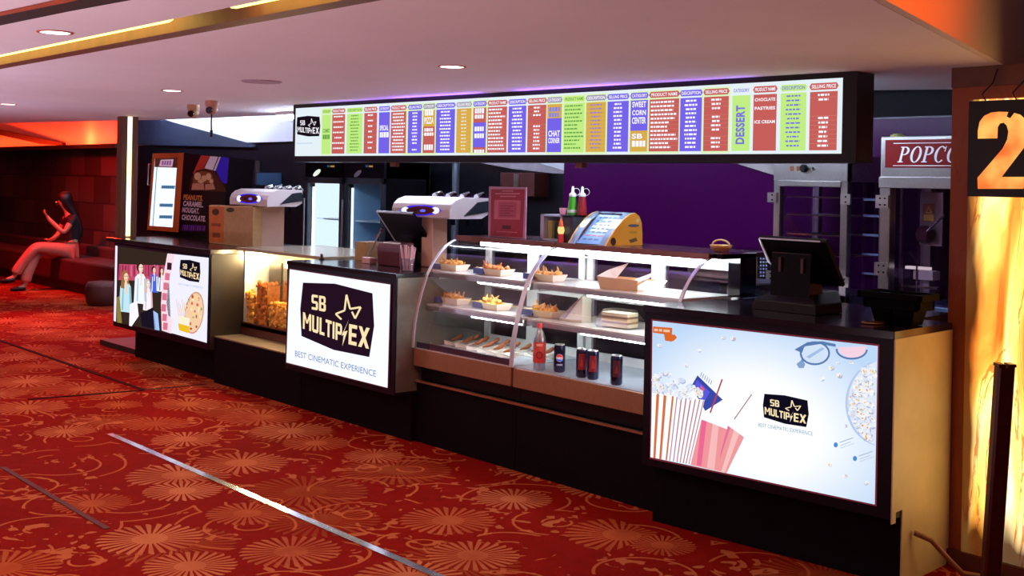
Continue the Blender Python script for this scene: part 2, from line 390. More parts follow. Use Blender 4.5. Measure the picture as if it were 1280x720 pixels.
b.prism([(-1.583, 1.87, CZ + .001), (-2.83, 5.90, CZ + .001), (-2.83, 5.90, 2.98), (-1.583, 1.87, 2.98)], (.03, .01, 0), ORANGEP)
b.prism([(-1.583, 1.87, CZ + .001), (.56, -5, CZ + .001), (.56, -5, 2.98), (-1.583, 1.87, 2.98)], (.03, .01, 0), ORANGEP)
struct(b.build('trim_1'))
WOODTRIM = pl('#6e432c', .5, 0, .2, 12, stretch=(1, 8, 1))
struct(bx('trim_2', -24, -1.70, 2.03, 2.112, CZ - .006, CZ + .05, WOODTRIM))   # lip of the groove
b = MB(); q = [az(*p, CZ - .004) for p in ((-40, 41.5), (0, 32), (85, 14.6), (164, 0), (300, -26), (230, -26), (98, 0), (80, 4), (0, 20), (-40, 27))]
b.prism(q, (0, 0, .003), pl('#1a0d0b', .6)); struct(b.build('trim_3'))
b = MB(); q = [az(*p, CZ - .005) for p in ((-40, 27), (0, 20), (80, 4), (98, 0), (230, -26), (215, -26), (75, 0), (0, 16.5), (-40, 25))]
b.prism(q, (0, 0, .003), pl('#b4532a', .6)); struct(b.build('trim_4'))
# walls
struct(bx('wall_left', -26.2, -26, -5, 9, 0, 2.98, pl('#4a3a36', .8)))
w = MB(); w.box(-26, -16.6, 7.2, 7.4, 0, 2.16, block_wall_material()); struct(w.build('wall_lobby'))
w = MB(); w.box(-16.6, -6.85, 7.2, 7.4, 0, 2.14, NAVY); struct(w.build('wall_back'))
struct(bx('trim_5', -26, -16.7, 7.16, 7.4, 2.16, 2.98, WHITEBAND))
struct(bx('trim_6', -16.7, -6.85, 7.18, 7.4, 2.14, 2.98, WHITEBAND))
w = MB(); w.prism([ay(*p, 7.17) for p in ((166, 143), (192, 146), (318, 181), (318, 184), (166, 181))], (0, .02, 0), pl('#17233a', .6)); struct(w.build('bulkhead_shadow'))  # navy sheet paints the slanting shadow on the white bulkhead
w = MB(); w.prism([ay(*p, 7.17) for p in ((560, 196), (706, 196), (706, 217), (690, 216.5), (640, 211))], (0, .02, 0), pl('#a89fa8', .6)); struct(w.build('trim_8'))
w = MB(); w.prism([ay(*p, 7.15) for p in ((648, 196), (706, 196), (706, 213.5))], (0, .018, 0), WHITEBAND); struct(w.build('bulkhead_lit_wedge'))  # white wedge paints the lit part of the bulkhead over the grey
PURPLE = pl('#3a043c', .25, 0, .12, 1.3, spec=.07)
struct(bx('wall_right', -6.85, -2.0, 6.5, 6.58, 0, 2.14, PURPLE))
struct(bx('trim_10', -6.85, -2.0, 6.49, 6.59, 2.14, 2.15, pl('#6a6274', .6)))
struct(bx('wall_dark', -6.85, -2.0, 6.62, 6.7, 2.1, 2.98, DARKBASE))
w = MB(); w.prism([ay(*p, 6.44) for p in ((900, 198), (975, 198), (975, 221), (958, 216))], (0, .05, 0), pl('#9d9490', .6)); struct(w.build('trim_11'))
w = MB(); w.prism([ay(*p, 7.1) for p in ((-30, 155), (0, 162.5), (78, 178.5), (78, 182), (50, 180), (0, 169), (-30, 163))], (0, .05, 0), pl('#3a1512', .7)); struct(w.build('trim_12'))
# metal strips pressed into the carpet joints
ALU = pl('#cfcbd6', .16, 1, .12, 30, .03)
struct(bx('trim_13', -7.57, -3.2, 3.105, 3.15, 0, .006, ALU))
DKSTRIP = pl('#2a0c0a', .9, spec=.05)
struct(bx('trim_14', -13.5, -8.97, 3.96, 4.0, 0, .005, DKSTRIP))
q = MB(); q.prism([(-8.99, 3.97, .0), (-8.96, 4.5, .0), (-8.93, 4.5, .0), (-8.96, 3.97, .0)], (0, 0, .005), ALU); struct(q.build('trim_15'))
q = MB(); q.prism([(-9.10, 3.12, .0), (-8.99, 3.97, .0), (-8.96, 3.97, .0), (-9.07, 3.12, .0)], (0, 0, .005), DKSTRIP); struct(q.build('trim_16'))
p0, p1 = az(0, 585, 0), az(130, 662, 0); q = MB(); q.prism([p0, p1, p1 + Vector((0, .03, 0)), p0 + Vector((0, .03, 0))], (0, 0, .004), pl('#4a0a06', .9)); struct(q.build('trim_17'))

# ------------------------------------------------------------------ lights of the room
def downlight(loc, label, power=DOWNLIGHT_W, r=.058, lit=True):
    t = thing('ceiling_downlight', label, 'ceiling light', loc, group='recessed downlights')
    b = MB(); x, y, z = loc
    b.lathe((x, y, z), [(r, .001), (r, -.004), (r * 1.22, -.004), (r * 1.22, .001)], pl('#c9543a', .4) if lit else WHITEP, 24, caps=False); b.build('trim_ring', t)
    b = MB(); b.lathe((x, y, z), [(r, -.003), (r, -.001)], em('#fff1e6', 6) if lit else pl('#5a5260', .7), 24); b.build('diffuser', t)
    if lit: lamp('bulb', 'SPOT', (x, y, z - .012), power, (1, .76, .62), t, .05, spot=2.7, blend=.8)
DL = [((69, 40), 'round lit downlight beyond the bright ceiling groove, top left of the photo'), ((10, 130), 'small round lit downlight at the far left ceiling edge'),
      ((215, 113), 'round lit downlight in the ceiling above the chocolate cooler display'), ((565, 83), 'round lit downlight in the ceiling above the middle of the menu board')]
for p, l in DL: downlight(az(*p, CZ), l)
for i, (x, y) in enumerate(((-1.9, 1.0), (-3.6, .2), (-6.6, .3), (-9.6, .6), (-2.4, -1.6), (-5.4, -1.8))):
    lamp('near_downlight', 'SPOT', (x, y, CZ - .02), DOWNLIGHT_W, (1, .76, .62), None, .06, spot=2.7, blend=.8)
b = MB(); p = az(327, 101.5, CZ); b.lathe(p, [(.112, -.008), (.118, -.004), (.118, .0)], pl('#b59aa8', .6, 0, .2, 60), 28)
tag(b.build('ceiling_speaker'), 'round grey speaker grille flush in the ceiling left of the menu board', 'speaker')
for i, (x, y) in enumerate(((-10.5, 1.6), (-7.2, .7), (-4.2, -.1), (-1.4, -1.2))):
    lamp('ceiling_fill', 'AREA', (x, y, .25), CEILING_FILL_W, ((.80, .72, 1), (.84, .74, .96), (.92, .74, .86), (1, .72, .70))[i], None, .5, rot=(math.pi, 0, 0))  # added area lamps aimed upward to fill the ceiling, no fixture stands there
# fluorescent tubes of the groove
TUBE = em('#ffd76a', 5.0)
for xa, xb, l in ((-9.6, ay(207, 40, 1.95).x, 'long warm tube light glowing in the ceiling groove at far left'), (ay(290, 22, 1.95).x, ay(452, 4, 1.95).x, 'warm tube light glowing in the ceiling groove nearer the menu board')):
    t = thing('tube_light', l, 'tube light', ((xa + xb) / 2, 1.955, CZ + .06))
    b = MB(); b.tube([(xa, 1.955, CZ + .045), (xb, 1.955, CZ + .045)], .03, TUBE, 10); b.build('tube', t)
    b = MB(); b.box(xa, xb, 1.92, 1.99, CZ + .08, CZ + .197, WHITEP); b.build('batten', t)
# camera domes hanging under the ceiling
def cctv(p, label, cord, m):
    q = az(*p, CZ); t = thing('security_camera', label, 'security camera', q)
    b = MB(); b.lathe(q, [(.045, -.045), (.05, -.03), (.05, 0)], m, 18); b.build('mount', t)
    b = MB(); b.blob(q + Vector((0, 0, -.06)), .045, m, (1, 1, 1), 0, 14, 8); h = b.build('housing', t)
    b = MB(); d = Vector((.6, -.75, -.25)).normalized(); b.tube([q + Vector((0, 0, -.062)) + d * .02, q + Vector((0, 0, -.062)) + d * .052], .026, BLACKGLOSS, 14); b.build('lens', t)
    if cord:
        b = MB(); b.tube([q + Vector((.02, -.01, -.1)), q + Vector((.015, -.01, -.16)), q + Vector((.02, -.01, -.22))], .006, BLACK, 6); b.tube([q + Vector((.02, -.01, -.22)), q + Vector((.018, -.01, -.27))], .011, BLACK, 8); b.build('cable', t)
cctv((265, 126), 'dome security camera with a dangling black cable under the ceiling', True, pl('#c98f73', .5))
cctv((242, 131), 'smaller beige dome security camera left of the one with the dangling cable', False, pl('#b98a63', .5))
# coloured lights
struct(bx('trim_18', -25, -16.75, 6.92, 7.16, 2.10, 2.16, pl('#3a1512', .7)))
struct(bx('red_spill_blocker', -16.73, -16.67, 6.95, 7.2, 2.13, 2.98, NAVY))  # block added behind the light column to stop red light reaching the kitchen
lamp('red_cove_light', 'AREA', (-20.6, 6.98, 2.18), RED_W, (1, .035, .006), size=(7.4, .08), rot=aim((0, 0, 0), (0, .45, 1)))
lamp('red_cove_spot', 'POINT', (-18.3, 6.98, 2.24), RED_W * .12, (1, .16, .03), size=.12)
lamp('red_floor_light', 'SPOT', (-16.2, 5.7, 2.9), RED_W * 26, (1, .010, .003), size=.2, rot=aim((-16.2, 5.7, 2.9), (-12.2, 3.9, 0)), spot=1.25, blend=1)
lamp('red_bench_light', 'SPOT', (-17.0, 5.2, 2.9), RED_W * 9, (1, .010, .003), size=.2, rot=aim((-17.0, 5.2, 2.9), (-17.9, 6.6, .5)), spot=1.9, blend=1)
lamp('orange_recess_light', 'SPOT', (.4, 2.7, 2.85), ORANGE_W, (1, .10, .003), size=.1, rot=aim((.4, 2.7, 2.85), (-1.9, 3.1, 2.8)), spot=.95, blend=.7)
def kitchen_tube(xa, y, z, label, st, w=.6):
    t = thing('tube_light', label, 'tube light', (xa, y, z), 0, 'white tube lights behind the menu board')
    b = MB(); b.tube([(xa - w, y, z - .02), (xa + w, y, z - .02)], .018, em('#cfe0ff', st), 8); b.build('tube', t)
    b = MB(); b.box(xa - w, xa + w, y - .04, y + .04, z, z + .028, WHITEP); b.build('batten', t)
for k, xx in enumerate((-8.4, -6.9, -5.4, -4.2)): kitchen_tube(xx, 5.16, CZ - .03, 'white tube light under the ceiling behind the menu board', KITCHEN_ST)
for xx in (-15.2, -13.4, -11.2, -8.6): kitchen_tube(xx, 6.6, 2.95, 'white tube light in the raised ceiling over the fridges', KITCHEN_ST * (2 if xx < -11 else .5))

# ------------------------------------------------------------------ light column at the counter's far end
t = thing('light_column', 'brown wooden column with a bright vertical light strip at the far end of the counter', 'column', (-11.05, 4.72, 1.1))
b = MB(); X = -11.05; y0, y1, y2, y3 = 4.63, 4.685, 4.735, 4.79
b.box(X - .12, X, y0, y1, 1.1, CZ, WOODTRIM); b.box(X - .12, X, y2, y3, 1.1, CZ, WOODTRIM); b.box(X - .12, X - .05, y1, y2, 1.1, CZ, WOODTRIM); b.build('frame', t)
bx('light_strip', X - .05, X - .008, y1 + .004, y2 - .004, 1.115, CZ - .005, em('#ffe3a0', 3.2), t)

# ------------------------------------------------------------------ lobby at far left: bench, ottoman, woman
BENCH = pl('#4a2320', .7, 0, .15, 5)
t = thing('bench', 'long dark upholstered bench along the red lit lobby wall', 'bench', (-18.5, 6.7, 0))
bx('seat', -23, -14.4, 6.4, 7.0, .14, .47, BENCH, t, .03)
bx('plinth', -23, -14.4, 6.46, 7.0, 0, .14, BLACK, t)
bx('backrest', -23, -14.4, 7.0, 7.18, .14, .62, BENCH, t, .03)
b = MB(); b.lathe((-15.2, 6.15, 0), [(.16, 0), (.2, .03), (.22, .12), (.22, .24), (.19, .3), (.1, .31)], pl('#5a2a24', .7), 20)
tag(b.build('ottoman'), 'low round pouf in front of the bench, beside the counter end', 'ottoman')

def skin_body(name, joints, bones, parent, m, root=0, sub=2):
    me = bpy.data.meshes.new(name); inv = parent.matrix_basis.inverted()
    me.from_pydata([inv @ Vector(j[0]) for j in joints], bones, []); me.update()
    o = bpy.data.objects.new(name, me); COL.objects.link(o); o.parent = parent
    sk = o.modifiers.new('skin', 'SKIN'); sk.use_smooth_shade = True; sk.branch_smoothing = .4
    for i, j in enumerate(joints):
        d = me.skin_vertices[0].data[i]; d.radius = (j[1], j[2] if len(j) > 2 else j[1]); d.use_root = (i == root)
    s = o.modifiers.new('sub', 'SUBSURF'); s.levels = s.render_levels = sub
    me.materials.append(m)
    return o
SKIN = pl('#b98468', .6); PX = -17.55
person = thing('person', 'seated woman with long dark hair and crossed legs in pale trousers on the lobby bench', 'person', (PX, 6.55, 0))
J = [((PX, 6.62, .58), .125, .12), ((PX, 6.64, .78), .11, .10), ((PX, 6.62, .98), .125, .10), ((PX, 6.57, 1.10), .085, .08), ((PX, 6.53, 1.17), .042), ((PX, 6.50, 1.22), .045), ((PX, 6.47, 1.295), .084, .088), ((PX, 6.47, 1.375), .066, .07),
     # right (near) arm raised to the chin
     ((PX + .17, 6.58, 1.06), .055), ((PX + .20, 6.42, .84), .042), ((PX + .10, 6.24, 1.04), .03), ((PX + .08, 6.21, 1.10), .026, .014),
     # left arm resting in the lap
     ((PX - .17, 6.58, 1.06), .055), ((PX - .22, 6.5, .80), .042), ((PX - .08, 6.36, .74), .03), ((PX - .04, 6.30, .73), .026, .014),
     # legs: one planted, one crossed over it
     ((PX + .10, 6.56, .56), .09), ((PX + .08, 6.06, .64), .062), ((PX - .02, 5.84, .30), .045), ((PX - .03, 5.80, .20), .035), ((PX - .03, 5.66, .16), .03, .02),
     ((PX - .10, 6.56, .56), .09), ((PX - .06, 6.12, .53), .062), ((PX - .02, 5.97, .20), .045), ((PX - .02, 5.96, .07), .034), ((PX - .02, 5.80, .03), .03, .02)]
Bn = [(0, 1), (1, 2), (2, 3), (3, 4), (4, 5), (5, 6), (6, 7), (2, 8), (8, 9), (9, 10), (10, 11), (2, 12), (12, 13), (13, 14), (14, 15), (0, 16), (16, 17), (17, 18), (18, 19), (19, 20), (0, 21), (21, 22), (22, 23), (23, 24), (24, 25)]
body = skin_body('body', J, Bn, person, SKIN)
g = 1.16
T = [((PX, 6.62, .60), .15, .135), ((PX + .10, 6.54, .57), .115), ((PX + .08, 6.06, .645), .085), ((PX - .02, 5.84, .30), .082), ((PX - .025, 5.825, .24), .085), ((PX - .10, 6.54, .56), .115), ((PX - .06, 6.12, .535), .085), ((PX - .02, 5.97, .20), .082), ((PX - .02, 5.965, .11), .088)]
tr = skin_body('trousers', T, [(0, 1), (1, 2), (2, 3), (3, 4), (0, 5), (5, 6), (6, 7), (7, 8)], person, pl('#c0705c', .8, 0, .06)); tr['label'] = 'pale flared trousers'
T = [((PX, 6.63, .57), .145, .13), ((PX, 6.64, .82), .128, .115), ((PX, 6.62, .98), .142, .115), ((PX, 6.58, 1.09), .095, .085), ((PX + .16, 6.585, 1.065), .068), ((PX + .19, 6.50, .95), .058), ((PX - .16, 6.585, 1.065), .068), ((PX - .20, 6.54, .93), .058)]
tp = skin_body('top', T, [(0, 1), (1, 2), (2, 3), (2, 4), (4, 5), (2, 6), (6, 7)], person, pl('#141016', .8)); tp['label'] = 'black short sleeved top'
T = [((PX, 6.46, 1.445), .075, .075), ((PX, 6.50, 1.36), .135, .13), ((PX, 6.53, 1.265), .105, .095), ((PX, 6.64, 1.10), .11, .07), ((PX, 6.71, .92), .12, .06), ((PX, 6.73, .74), .09, .045)]
hr = skin_body('hair', T, [(0, 1), (1, 2), (2, 3), (3, 4), (4, 5)], person, pl('#0c0708', .5)); hr['label'] = 'long straight dark hair'
fc = MB()
for sx in (-.032, .032): fc = MB(); fc.blob((PX + sx, 6.392, 1.31), .009, BLACK, (1.2, .6, .8), 0, 8, 5); fc.build('eye', person)
fc = MB(); fc.blob((PX, 6.378, 1.285), .013, SKIN, (.8, 1.2, 1.3), 0, 8, 6); fc.build('nose', person)
fc = MB(); fc.blob((PX, 6.392, 1.25), .016, pl('#8a3f3a', .5), (1.4, .5, .45), 0, 8, 5); fc.build('mouth', person)
for s_, bx0, by0, bz0 in ((1, PX + .08, 6.205, 1.10), (-1, PX - .04, 6.295, .73)):
    h = MB()
    for k in range(4):
        o = Vector((bx0 + (k - 1.5) * .017, by0, bz0)); up = 1 if s_ > 0 else .25; L_ = (.062, .072, .068, .052)[k]
        h.tube([o, o + Vector((0, -.018, L_ * .5 * up)), o + Vector((0, -.03 - (1 - up) * .03, L_ * .85 * up)), o + Vector((0, -.022 - (1 - up) * .045, L_ * 1.15 * up - (1 - up) * .02))], [.0085, .0082, .0075, .006], SKIN, 8)
    o = Vector((bx0 + .03 * s_, by0 + .01, bz0 - .03)); h.tube([o, o + Vector((.018 * s_, -.02, .03)), o + Vector((.012 * s_, -.035, .055))], [.010, .009, .007], SKIN, 8)
    h.build('hand', person)
for k, (fx, fy, fz, rx) in enumerate(((PX - .03, 5.715, .155, .0), (PX - .02, 5.865, .03, 0))):
    f = MB(); f.tube([(fx, fy + .09, fz + .01), (fx, fy + .02, fz), (fx, fy - .07, fz - .005), (fx, fy - .11, fz - .01)], [.036, .042, .038, .018], BLACK, 12); f.build('shoe', person)

# ------------------------------------------------------------------ onyx pillar, hall number, queue post, cable
t = thing('pillar', 'broad square pillar clad in glowing veined onyx at the right edge', 'pillar', (-2.79, 5.1, 0))
bx('core', -2.79, -1.75, 5.1, 5.9, 0, CZ - .09, onyx_material(False), t)
bx('capital', -2.79, -1.75, 5.09, 5.9, CZ - .09, CZ, WOODTRIM, t)
bx('skirting', -2.78, -1.75, 5.07, 5.1, 0, .07, pl('#5a2412', .6), t)
b = MB(); b.box(-2.70, -1.78, 5.092, 5.099, .05, 2.12, onyx_material(True)); b.build('onyx_panel', t, label='panel of backlit cream and amber onyx')
sx0, sx1 = -2.668, -2.325
t = thing('hall_number_sign', 'black box sign with a glowing orange numeral 2 on the onyx pillar', 'sign', ((sx0 + sx1) / 2, 5.03, 1.68))
bx('housing', sx0, sx1, 5.022, 5.088, 1.682, 2.108, pl('#120706', .5), t, .002)
A = Art((sx0, 5.0215, 1.682), (1, 0, 0), (0, 0, 1))
two = [(190, 330), (190, 285), (200, 235), (225, 202), (265, 183), (310, 178), (362, 180), (352, 205), (372, 215), (395, 185), (430, 195), (462, 225), (478, 270), (478, 325), (462, 365), (325, 545), (482, 545), (482, 575), (445, 612), (190, 612), (188, 550), (330, 385), (355, 335), (362, 290), (352, 255), (335, 240), (315, 245), (303, 265), (300, 328)]
m, N, L = new_mat('lit_numeral'); n = Nd(N, L); N.remove(N['Principled BSDF']); e = N.new('ShaderNodeEmission')
tc = N.new('ShaderNodeTexCoord'); rp = N.new('ShaderNodeValToRGB'); L.new(n.noise(tc.outputs['Object'], 7, 2), rp.inputs[0])
rp.color_ramp.elements[0].position = .35; rp.color_ramp.elements[0].color = (1, .16, .03, 1); rp.color_ramp.elements[1].position = .62; rp.color_ramp.elements[1].color = (1, .52, .12, 1)
L.new(rp.outputs[0], e.inputs[0]); e.inputs[1].default_value = 1.15; L.new(e.outputs[0], N['Material Output'].inputs[0])
A.poly([(1180 + x / 4.5, 100 + y / 4.5) for x, y in two], m); A.mb.build('numeral', t)
b = MB()
for xx, sg in ((-2.60, 1), (-2.46, 1)):
    b.tube([(xx, 5.05, 2.105), (xx - .02, 5.05, 2.14), (xx + .03, 5.05, 2.19), (xx + .05, 5.05, 2.25)], .003, BLACK, 6)
b.build('hanging_wire', t)
p0 = ray(1256, 458) * (4.62 / FPX); p1 = ray(1238.5, 720) * (4.62 / FPX); tp = EYEP + p0; bt = EYEP + p1
d = (tp - bt).normalized(); bt = tp - d * ((tp.z - .02) / d.z)
t = thing('queue_post', 'slim dark brown queue post leaning slightly before the glowing pillar', 'post', (bt.x, bt.y, 0))
PB = pl('#45170e', .3, .3, .2, 6, stretch=(1, 1, 6)); b = MB(); w = RGT * .034; f = FWD * .03
o = [-w * 1 - f * .6, -w * .8 - f, w * .8 - f, w - f * .6, w + f * .6, w * .8 + f, -w * .8 + f, -w + f * .6]
vs = [bt + q for q in o] + [tp + q for q in o]
b.add(vs, [(i, (i + 1) % 8, 8 + (i + 1) % 8, 8 + i) for i in range(8)] + [tuple(range(7, -1, -1)), tuple(range(8, 16))], PB); b.build('shaft', t, .003)
b = MB(); 
for sgn in (-1, 1): b.box(-.013, .013, -.028, .028, 0, .012, PB, Matrix.Translation(tp + RGT * (.021 * sgn)) @ Matrix.Rotation(math.atan2(RGT.y, RGT.x), 4, 'Z'))
b.build('slotted_cap', t)
b = MB(); b.lathe((bt.x, bt.y, 0), [(.15, 0), (.15, .012), (.12, .02), (.04, .026)], BLACK, 28); b.build('base', t)
b = MB(); b.tube([(-2.718, 4.72, .215), (-2.66, 4.76, .19), (-2.61, 4.83, .10), (-2.60, 4.92, .03), (-2.58, 4.99, .012), (-2.50, 5.02, .012)], .012, pl('#8a5a3c', .6), 10)
tag(b.build('power_cable'), 'brown cable running from the counter side down to the pillar foot', 'cable')

# ------------------------------------------------------------------ menu board
P0, P1 = ay(370, 164, 4.70), ay(1052, 147, 4.95)
u = Vector((P1.x - P0.x, P1.y - P0.y, 0)).normalized()
t = thing('menu_board', 'long backlit menu board with coloured price columns hanging over the counter', 'menu board', (P0 + P1) / 2)
A = Art(P0, u, (0, 0, 1))
a0, a1 = A.ab((369.5, 164))[0], A.ab((1053, 147))[0]
bt0 = (A.ab((370, 134.4))[1] + A.ab((1055, 98.7))[1]) / 2; bb0 = (A.ab((367.7, 193))[1] + A.ab((1050, 195.4))[1]) / 2
b = MB(); fr = [(a0 - .035, bb0 - .045), (a1 + .075, bb0 - .045), (a1 + .075, CZ - P0.z - .001), (a0 - .035, CZ - P0.z - .001)]
b.prism([A.w(*q) for q in fr], -A.n * .16, pl('#0b0508', .3)); b.build('frame', t, .006)
b = MB(); bk = [(.25, .20), (.95, .97)]
A.k = 0
for s in (.24, .62):
    b = MB(); q = P0 + u * (a0 + (a1 - a0) * s) - A.n * .08; b.box(q.x - .03, q.x + .03, q.y - .02, q.y + .02, P0.z + bb0 - .075, P0.z + bb0 - .045, pl('#7a4428', .5)); b.build('bracket', t)
A.L(4).polyab([(a0, bb0), (a1, bb0), (a1, bt0), (a0, bt0)], em('#e6f2f8', 1.0)); A.mb.build('screen', t)
xm = lambda x: A.ab((x, 164 - (x - 370) / 682 * 17))[0]
bv = lambda v: bt0 - v * (bt0 - bb0)
R_, V_, G_, Y_, DG = '#c75f5a', '#7664ea', '#c2ee84', '#d9ac48', '#3f9a2a'
WT, PT, DT = em('#fbf7ff', 1.05), em('#7a74d8'), em('#5fa044')
CATS = ('CATEGORY', 'PRODUCT NAME', 'DESCRIPTION', 'SELLING PRICE')
cols = [(403, 414, G_, 0, G_), (415.5, 431.5, R_, 1, R_), (434, 453.5, G_, 2, G_), (455.5, 471.5, R_, 3, R_), (474, 487.5, V_, 0, V_), (489, 508, R_, 1, R_), (510.5, 527.5, V_, 3, V_), (529.5, 544, Y_, 0, '#9a96a8'),
        (545.5, 569, V_, 2, V_), (571, 589.5, Y_, 3, '#a8a4b0'), (592, 608, R_, 0, V_), (610, 634, R_, 1, R_), (636, 658, V_, 2, V_), (660, 683, R_, 3, R_), (684.5, 702.5, V_, 0, '#a29ab8'), (705, 731, G_, 1, G_),
        (733, 757.5, Y_, 2, '#a29ab8'), (759.5, 786, V_, 3, V_), (788.5, 810, V_, 0, V_), (812, 849, R_, 1, R_), (850.5, 877.5, V_, 2, V_), (880, 911, R_, 3, R_), (915.5, 938, G_, 0, '#b9d8b0'), (942, 971, R_, 1, R_), (976, 1008, G_, 2, G_), (1012.5, 1047, R_, 3, R_)]
special = {4: [(.42, .52, 'SPECIAL'), (.55, .65, None)], 7: [(.16, .27, None), (.3, .42, 'PIZZA'), (.50, .56, None), (.58, .64, None), (.80, .9, None)], 10: [(.18, .27, None), (.29, .36, None), (.50, .58, None), (.62, .70, None), (.90, .96, None)],
           14: [(.22, .29, None), (.31, .38, None), (.60, .70, 'CHAT'), (.72, .81, 'CORNER')], 18: [(.19, .28, 'SWEET'), (.32, .40, 'CORN'), (.43, .53, 'CENTER'), (.68, .76, 'SB'), (.79, .88, None)], 23: [(.22, .265, 'CHOCLATE'), (.34, .385, 'PASTRIES'), (.53, .575, 'ICE CREAM')], 0: [(.45, .53, 'COMBO'), (.57, .66, None)]}
A.k = 5
for xa, xb in ((402, 415), (503, 546), (587, 612), (683, 760), (788, 850), (877, 913)):
    A.mb = MB(); A.polyab([(xm(xa), bb0 + .004), (xm(xb), bb0 + .004), (xm(xb), bt0 - .012), (xm(xa), bt0 - .012)], em('#dff5c0', 1.0)); A.mb.build('column_backing', t)
for i, (xa, xb, cc, hd, hc) in enumerate(cols):
    A.mb = MB(); a, z = xm(xa), xm(xb); wd = z - a
    A.L(6).polyab([(a, bv(.955)), (z, bv(.955)), (z, bv(.17)), (a, bv(.17))], em(cc))
    if i == 7: A.L(7).polyab([(a, bv(.955)), (z, bv(.955)), (z, bv(.62)), (a, bv(.62))], em(R_)); A.polyab([(a, bv(.60)), (z, bv(.60)), (z, bv(.47)), (a, bv(.47))], em(R_))
    if i == 10: A.L(7).polyab([(a, bv(.86)), (z, bv(.86)), (z, bv(.43)), (a, bv(.43))], em(V_))
    if i == 14: A.L(7).polyab([(a, bv(.40)), (z, bv(.40)), (z, bv(.17)), (a, bv(.17))], em(Y_))
    if i == 18: A.L(7).polyab([(a, bv(.955)), (z, bv(.955)), (z, bv(.635)), (a, bv(.635))], em(Y_))
    if hc != '#b9d8b0':
        e_ = wd * .03; A.L(7).polyab([(a - e_, bv(.10)), (a + wd * .04, bv(.055)), (z - wd * .04, bv(.055)), (z + e_, bv(.10)), (z - wd * .04, bv(.145)), (a + wd * .04, bv(.145))], em(hc if hc != G_ else '#c6ee80'))
    htc = WT if hc not in (G_, '#b9d8b0') else (DT if i != 24 and i != 22 else PT)
    A.L(8).textab(CATS[hd], (a + wd * .06, bv(.125)), (z - wd * .06, bv(.125)), (a + wd * .06, bv(.075)), htc, .02)
    if i in special:
        for v0, v1, s in special[i]:
            tcx = WT if not (i == 14 and v1 < .4) and i != 0 else em('#8a86d8') if i else DT
            k0 = .10 if i != 23 else .06
            if s: A.textab(s, (a + wd * k0, bv(v1)), (z - wd * (k0 + (.18 if len(s) < 3 else 0)), bv(v1)), (a + wd * k0, bv(v0)), tcx, .03)
            else:
                x = a + wd * .12
                while x < z - wd * .2:
                    s_ = wd * random.uniform(.12, .2); A.polyab([(x, bv(v1)), (x + s_, bv(v1)), (x + s_, bv(v0)), (x, bv(v0))], tcx); x += s_ + wd * .04
    elif i == 22:
        A.textab('DESSERT', (z - wd * .28, bv(.86)), (z - wd * .28, bv(.31)), (a + wd * .22, bv(.86)), PT, .04)
    else:
        nrow = 7 if i in (1, 3) else 12 if wd > .1 else 10; tcx = WT if cc in (R_, V_) else (PT if i in (24,) else em('#f3e6d8') if i == 9 else em('#9a7fd0') if i == 16 else DT)
        for r in range(nrow):
            if i == 25 and 2 <= r < 5: continue
            if hd == 3 and random.random() < .1: continue
            v = .20 + r * .74 / nrow; h = .022 if cc in (G_, Y_) else .028
            tw = wd * (random.uniform(.3, .42) if hd == 3 else random.uniform(.45, .62) if hd == 2 else random.uniform(.55, .92))
            x = a + wd * .05 if hd == 1 and i > 10 else a + (wd - tw) / 2; xe = min(z - wd * .04, x + tw)
            while x < xe:
                s_ = random.uniform(.009, .028); A.polyab([(x, bv(v + h)), (min(x + s_, xe), bv(v + h)), (min(x + s_, xe), bv(v)), (x, bv(v))], tcx); x += s_ + .005
            if cc in (R_, Y_) and r: A.polyab([(a, bv(v - .012)), (z, bv(v - .012)), (z, bv(v - .016)), (a, bv(v - .016))], em('#d8857c' if cc == R_ else '#e4bc62'))
    A.mb.build('menu_column', t)
A.mb = MB(); logo(A, (372, 146.5), (400, 146), (372, 168), 6, em('#160c18'), em('#f2f0f4'))
A.L(6)
x = xm(372)
for k in range(9): A.polyab([(x, bv(.745)), (x + .018, bv(.745)), (x + .018, bv(.725)), (x, bv(.725))], em('#bcd2ea')); x += .023
A.mb.build('logo', t)

for s in (.16, .36, .62, .80):
    q = P0 + u * (a0 + (a1 - a0) * s) + A.n * .03; lamp('violet_accent', 'AREA', (q.x, q.y, CZ - .05), 1.1 if s in (.36, .62) else .4, (.30, .12, 1), t, (.9, .03), rot=aim((0, 0, 0), A.n * .55 + UP))
# ------------------------------------------------------------------ left counter with the audience poster
POSTW = em('#f3f1ff', 1.12)
t = thing('counter', 'far left dark counter block with a lit poster of a cinema audience', 'counter', (-10, 5.1, 0))
bx('body', -10.98, -9.02, 4.55, 5.6, .27, 1.06, LAMINATE, t)
bx('worktop', -11.19, -9.02, 4.55, 5.6, 1.06, 1.10, pl('#2a1d22', .2, 0, .2), t, .004)
bx('base', -10.72, -9.02, 4.66, 5.6, 0, .27, DARKBASE, t)
bx('support_leg', -10.85, -10.74, 4.78, 4.9, .05, .27, WOODTRIM, t)
b = MB(); b.box(-9.02, -9.012, 4.56, 5.6, .27, 1.06, pl('#2c2622', .45, .2, .2, 6)); b.build('side_panel', t)
bx('plinth', -11.66, -10.72, 4.7, 5.4, 0, .05, pl('#3a1a14', .8), t)
A = Art((-10.98, 4.5455, .3), (1, 0, 0), (0, 0, 1))
E_ = lambda h: em(h, 1.08)
A.L(0).poly([(143.2, 305), (261, 322), (258.7, 429), (141.5, 402)], em('#2a1018', 1))
A.L(1).poly([(210, 316.8), (261, 322.3), (258.6, 428.6), (206, 414)], E_('#eceaff'))
A.poly([(144.3, 307), (147, 307.5), (145, 402), (142.2, 401)], E_('#f4e8ff'))
A.poly([(148.3, 308), (210, 316.8), (214, 417), (147, 403)], E_('#33261f'))
